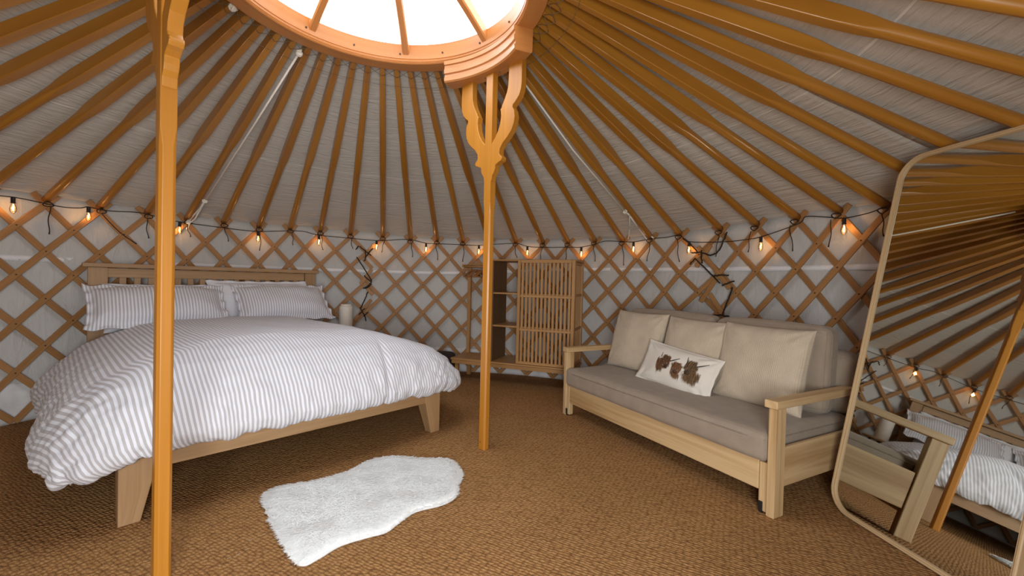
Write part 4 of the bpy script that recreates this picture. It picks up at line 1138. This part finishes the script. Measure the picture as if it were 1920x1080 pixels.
cow_head(0.470, 0.20, 1.05, -1, GLD, (0.045, 0.034, 0.028), [(0.51, 0.16, 0.70, -0.04, 0.030, 0.06, 260), (0.38, -0.10, 0.64, -0.20, 0.035, 0.06, 330), (0.47, 0.04, 0.61, -0.08, 0.04, 0.06, 160)],
         [(0.345, 0.38, -0.022, 0.28, 0.03), (0.590, 0.34, 0.22, 0.22, 0.06)], [(0.56, 0.34, 0.63, 0.28, 0.012, 0.03, 50), (0.34, 0.36, 0.37, 0.32, 0.012, 0.03, 26)])
cow_head(0.165, 0.0, 0.80, 0, BRN+[(0.24, 0.13, 0.06)], (0.050, 0.032, 0.024), [(0.08, -0.18, 0.24, -0.24, 0.020, 0.05, 200)], [], [(0.05, 0.18, 0.08, 0.14, 0.012, 0.02, 26), (0.25, 0.18, 0.28, 0.14, 0.012, 0.02, 26)])
for k in range(36): ink.stroke(rc.uniform(-0.45, 0.80), rc.uniform(-0.50, 0.45), 0.003, -0.012, 0.006, shade(BR, 0.3))
pr = link_mesh('cow_print', ink.mb, M['ink'], cow)
ca = pr.data.color_attributes.new('ink', 'FLOAT_COLOR', 'CORNER'); buf = []
for p_, c_ in zip(pr.data.polygons, ink.col): buf += [c_[0], c_[1], c_[2], 1.0]*p_.loop_total
ca.data.foreach_set('color', buf)
pr['label'] = 'brown print of three shaggy cow heads'

# ================================================================== MIRROR
MC = V((2.142, -0.028, 0)); MBX = V((0.098, -0.9952, 0)).normalized(); MBK = V((-MBX.y, MBX.x, 0)); TILT = math.radians(11.0)
MUP = (Z3*math.cos(TILT)+MBK*math.sin(TILT)); MN = MBX.cross(MUP)       # MN faces the room
if MN.x > 0: MN = -MN
MH, MW, MR = 1.635, 0.66, 0.105
mir = thing('standing_mirror', 'tall round-cornered mirror in a pale wooden frame leaning at the right', 'mirror', tuple(MC+MBX*MW/2))
def rrect(inset, r, n=10):
    L = []
    for cx, cy, a0 in ((MW-inset-r, inset+r, -PI/2), (MW-inset-r, MH-inset-r, 0), (inset+r, MH-inset-r, PI/2), (inset+r, inset+r, PI)):
        for k in range(n+1):
            a = a0+PI/2*k/n; L.append((cx+r*math.cos(a), cy+r*math.sin(a)))
    return L
mo = MC+MN*0.0+Z3*0.006
def mpt(x, y, d): return mo+MBX*x+MUP*y+MN*d
loops = [(0.0, MR, -0.012), (0.0, MR, 0.014), (0.003, MR-0.003, 0.017), (0.008, MR-0.008, 0.017), (0.010, MR-0.010, 0.012), (0.015, MR-0.015, 0.012), (0.018, MR-0.018, 0.004), (0.018, MR-0.018, -0.012)]
mb = MB(); rows, uvs = [], []
for ins, r, d in loops:
    L = rrect(ins, r); rows.append([mpt(x, y, d) for x, y in L]); acc = 0; uvr = []
    for k, p in enumerate(L+[L[0]]):
        if k: acc += math.hypot(p[0]-L[k-1][0], p[1]-L[k-1][1])
        uvr.append((acc, ins*2+d))
    uvs.append(uvr)
rows.append(rows[0]); uvs.append(uvs[0])
mb.quadmesh(rows, uvs, closed_u=True, smooth=False, flip=True); link_mesh('frame', mb, M['mirror_frame'], mir)
L = rrect(0.0175, MR-0.0175); mb = MB(); b = len(mb.v); mb.v = [tuple(mpt(x, y, 0.003)) for x, y in L]
mb.face(list(range(len(L)))[::-1], [(x, y) for x, y in L][::-1]); g = link_mesh('mirror_glass', mb, M['mirror'], mir)
L = rrect(0.004, MR-0.004); mb = MB(); mb.prism(L, mo, MBX, MUP, MN, -0.018, -0.0125); link_mesh('back_panel', mb, M['walnut_panel'], mir)

# ================================================================== RUG
RUG = [(-0.431, -0.101), (-0.424, -0.003), (-0.283, 0.069), (-0.166, 0.169), (-0.103, 0.301), (0.015, 0.372), (0.174, 0.353), (0.321, 0.354), (0.399, 0.244), (0.423, 0.136), (0.411, 0.067), (0.417, -0.036), (0.367, -0.109),
       (0.263, -0.171), (0.216, -0.251), (0.182, -0.32), (0.121, -0.357), (0.04, -0.411), (-0.006, -0.484), (-0.042, -0.525), (-0.093, -0.499), (-0.196, -0.388), (-0.321, -0.247)]
def cm(pts, per=6):
    n = len(pts); out = []
    for i in range(n):
        p0, p1, p2, p3 = [V(pts[(i+k-1) % n]) for k in range(4)]
        for s in np.linspace(0, 1, per, endpoint=False):
            out.append(0.5*((2*p1)+(p2-p0)*s+(2*p0-5*p1+4*p2-p3)*s*s+(3*p1-p0-3*p2+p3)*s**3))
    return out
RL = cm(RUG)[::-1]; rcx = sum(p.x for p in RL)/len(RL); rcy = sum(p.y for p in RL)/len(RL)
area_sgn = sum(RL[i].x*RL[(i+1) % len(RL)].y-RL[(i+1) % len(RL)].x*RL[i].y for i in range(len(RL)))
if area_sgn < 0: RL = RL[::-1]
rug = thing('sheepskin_rug', 'white fluffy sheepskin rug lying on the brown matting beside the bed', 'rug', (rcx, rcy, 0))
mb = MB(); rows, uvs = [], []
for sc_, z in ((1.0, 0.001), (1.0, 0.008), (0.985, 0.014), (0.93, 0.018), (0.6, 0.019), (0.3, 0.019), (0.02, 0.019)):
    rows.append([(rcx+(p.x-rcx)*sc_, rcy+(p.y-rcy)*sc_, z) for p in RL]); uvs.append([(p.x*sc_, p.y*sc_) for p in RL+[RL[0]]])
b = mb.quadmesh(rows, uvs, closed_u=True, flip=False)
mb.face([b+k for k in range(len(RL))][::-1], [(0, 0)]*len(RL)); link_mesh('hide', mb, M['fur'], rug)
# pile: tapering tufts
rp_ = np.random.RandomState(5); poly = np.array([(p.x, p.y) for p in RL])
def inside(px, py):
    c_ = np.zeros(len(px), bool); n = len(poly); j = n-1
    for i in range(n):
        xi, yi = poly[i]; xj, yj = poly[j]
        cond = ((yi > py) != (yj > py)) & (px < (xj-xi)*(py-yi)/(yj-yi+1e-12)+xi)
        c_ ^= cond; j = i
    return c_
NP = 90000
px = rp_.uniform(poly[:, 0].min(), poly[:, 0].max(), NP); py = rp_.uniform(poly[:, 1].min(), poly[:, 1].max(), NP)
k_ = inside(px, py); px, py = px[k_], py[k_]
dx = poly[None, ::2, 0]-px[:, None]; dy = poly[None, ::2, 1]-py[:, None]; dist = np.sqrt((dx*dx+dy*dy).min(1))
edge = np.clip(1-dist/0.05, 0, 1)
n_ = len(px); ox, oy = px-rcx, py-rcy; on = np.hypot(ox, oy)+1e-6
flow = np.array([noise.noise(V((x*7, y*7, 2.0))) for x, y in zip(px, py)])
la = rp_.uniform(0, 2*PI, n_)*0.35+flow*2.5+3.6
lx = np.cos(la)*(1-edge)+ox/on*edge*0.9; ly = np.sin(la)*(1-edge)+oy/on*edge*0.9
ln = rp_.uniform(0.014, 0.026, n_); hz = ln*(0.22-0.10*edge); lx *= ln; ly *= ln
wv = 0.0019; wx, wy = -ly/(np.hypot(lx, ly)+1e-6)*wv, lx/(np.hypot(lx, ly)+1e-6)*wv
z0 = 0.0145-0.007*edge+rp_.uniform(0, 0.010, n_)*(1-edge*0.7)
vv = np.empty((n_, 5, 3))
vv[:, 0] = np.stack([px-wx, py-wy, z0], 1); vv[:, 1] = np.stack([px+wx, py+wy, z0], 1)
vv[:, 2] = np.stack([px+lx*0.45+wx*0.8, py+ly*0.45+wy*0.8, z0+hz*0.7], 1); vv[:, 3] = np.stack([px+lx*0.45-wx*0.8, py+ly*0.45-wy*0.8, z0+hz*0.7], 1)
vv[:, 4] = np.stack([px+lx, py+ly, z0+hz*0.95], 1)
verts = vv.reshape(-1, 3)-np.array([rcx, rcy, 0]); ii = np.arange(n_)*5
me = bpy.data.meshes.new('pile')
me.vertices.add(n_*5); me.vertices.foreach_set('co', verts.ravel())
lt = np.stack([ii+3, ii+2, ii+1, ii, ii+4, ii+2, ii+3], 1).ravel()
me.loops.add(len(lt)); me.loops.foreach_set('vertex_index', lt)
st_ = np.stack([np.arange(n_)*7, np.arange(n_)*7+4], 1).ravel(); tot = np.tile([4, 3], n_)
me.polygons.add(n_*2); me.polygons.foreach_set('loop_start', st_); me.polygons.foreach_set('loop_total', tot)
me.update(calc_edges=True); me.validate(); me.materials.append(M['fur'])
me.polygons.foreach_set('use_smooth', np.ones(n_*2, bool))
nv = np.repeat(np.stack([lx*9, ly*9, np.ones(n_)], 1), 5, axis=0); nv /= np.linalg.norm(nv, axis=1, keepdims=True)
me.normals_split_custom_set_from_vertices(nv.tolist())
po = bpy.data.objects.new('pile', me); COL.objects.link(po); po.parent = rug; po['kind'] = 'stuff'

# pale stitches of the matting seam showing on the floor
mb = MB()
for x, y in [(430, 1047), (447, 1040), (464, 1030), (470, 1013), (495, 1003), (513, 1000), (866, 862), (872, 858), (880, 854), (888, 850), (1000, 803), (1012, 800), (1024, 798)]:
    d = ray(x, y); p = V(CAM+d*(0.002-1.0)/d[2]); mb.tube([p-V((0.007, 0.003, 0)), p+V((0.004, 0.005, 0.002))], 0.0009, 5)
tag(link_mesh('seam_stitches', mb, M['stitch'], origin=(0, 0, 0)), 'pale loose stitches along the seam of the brown floor matting', 'stitching')
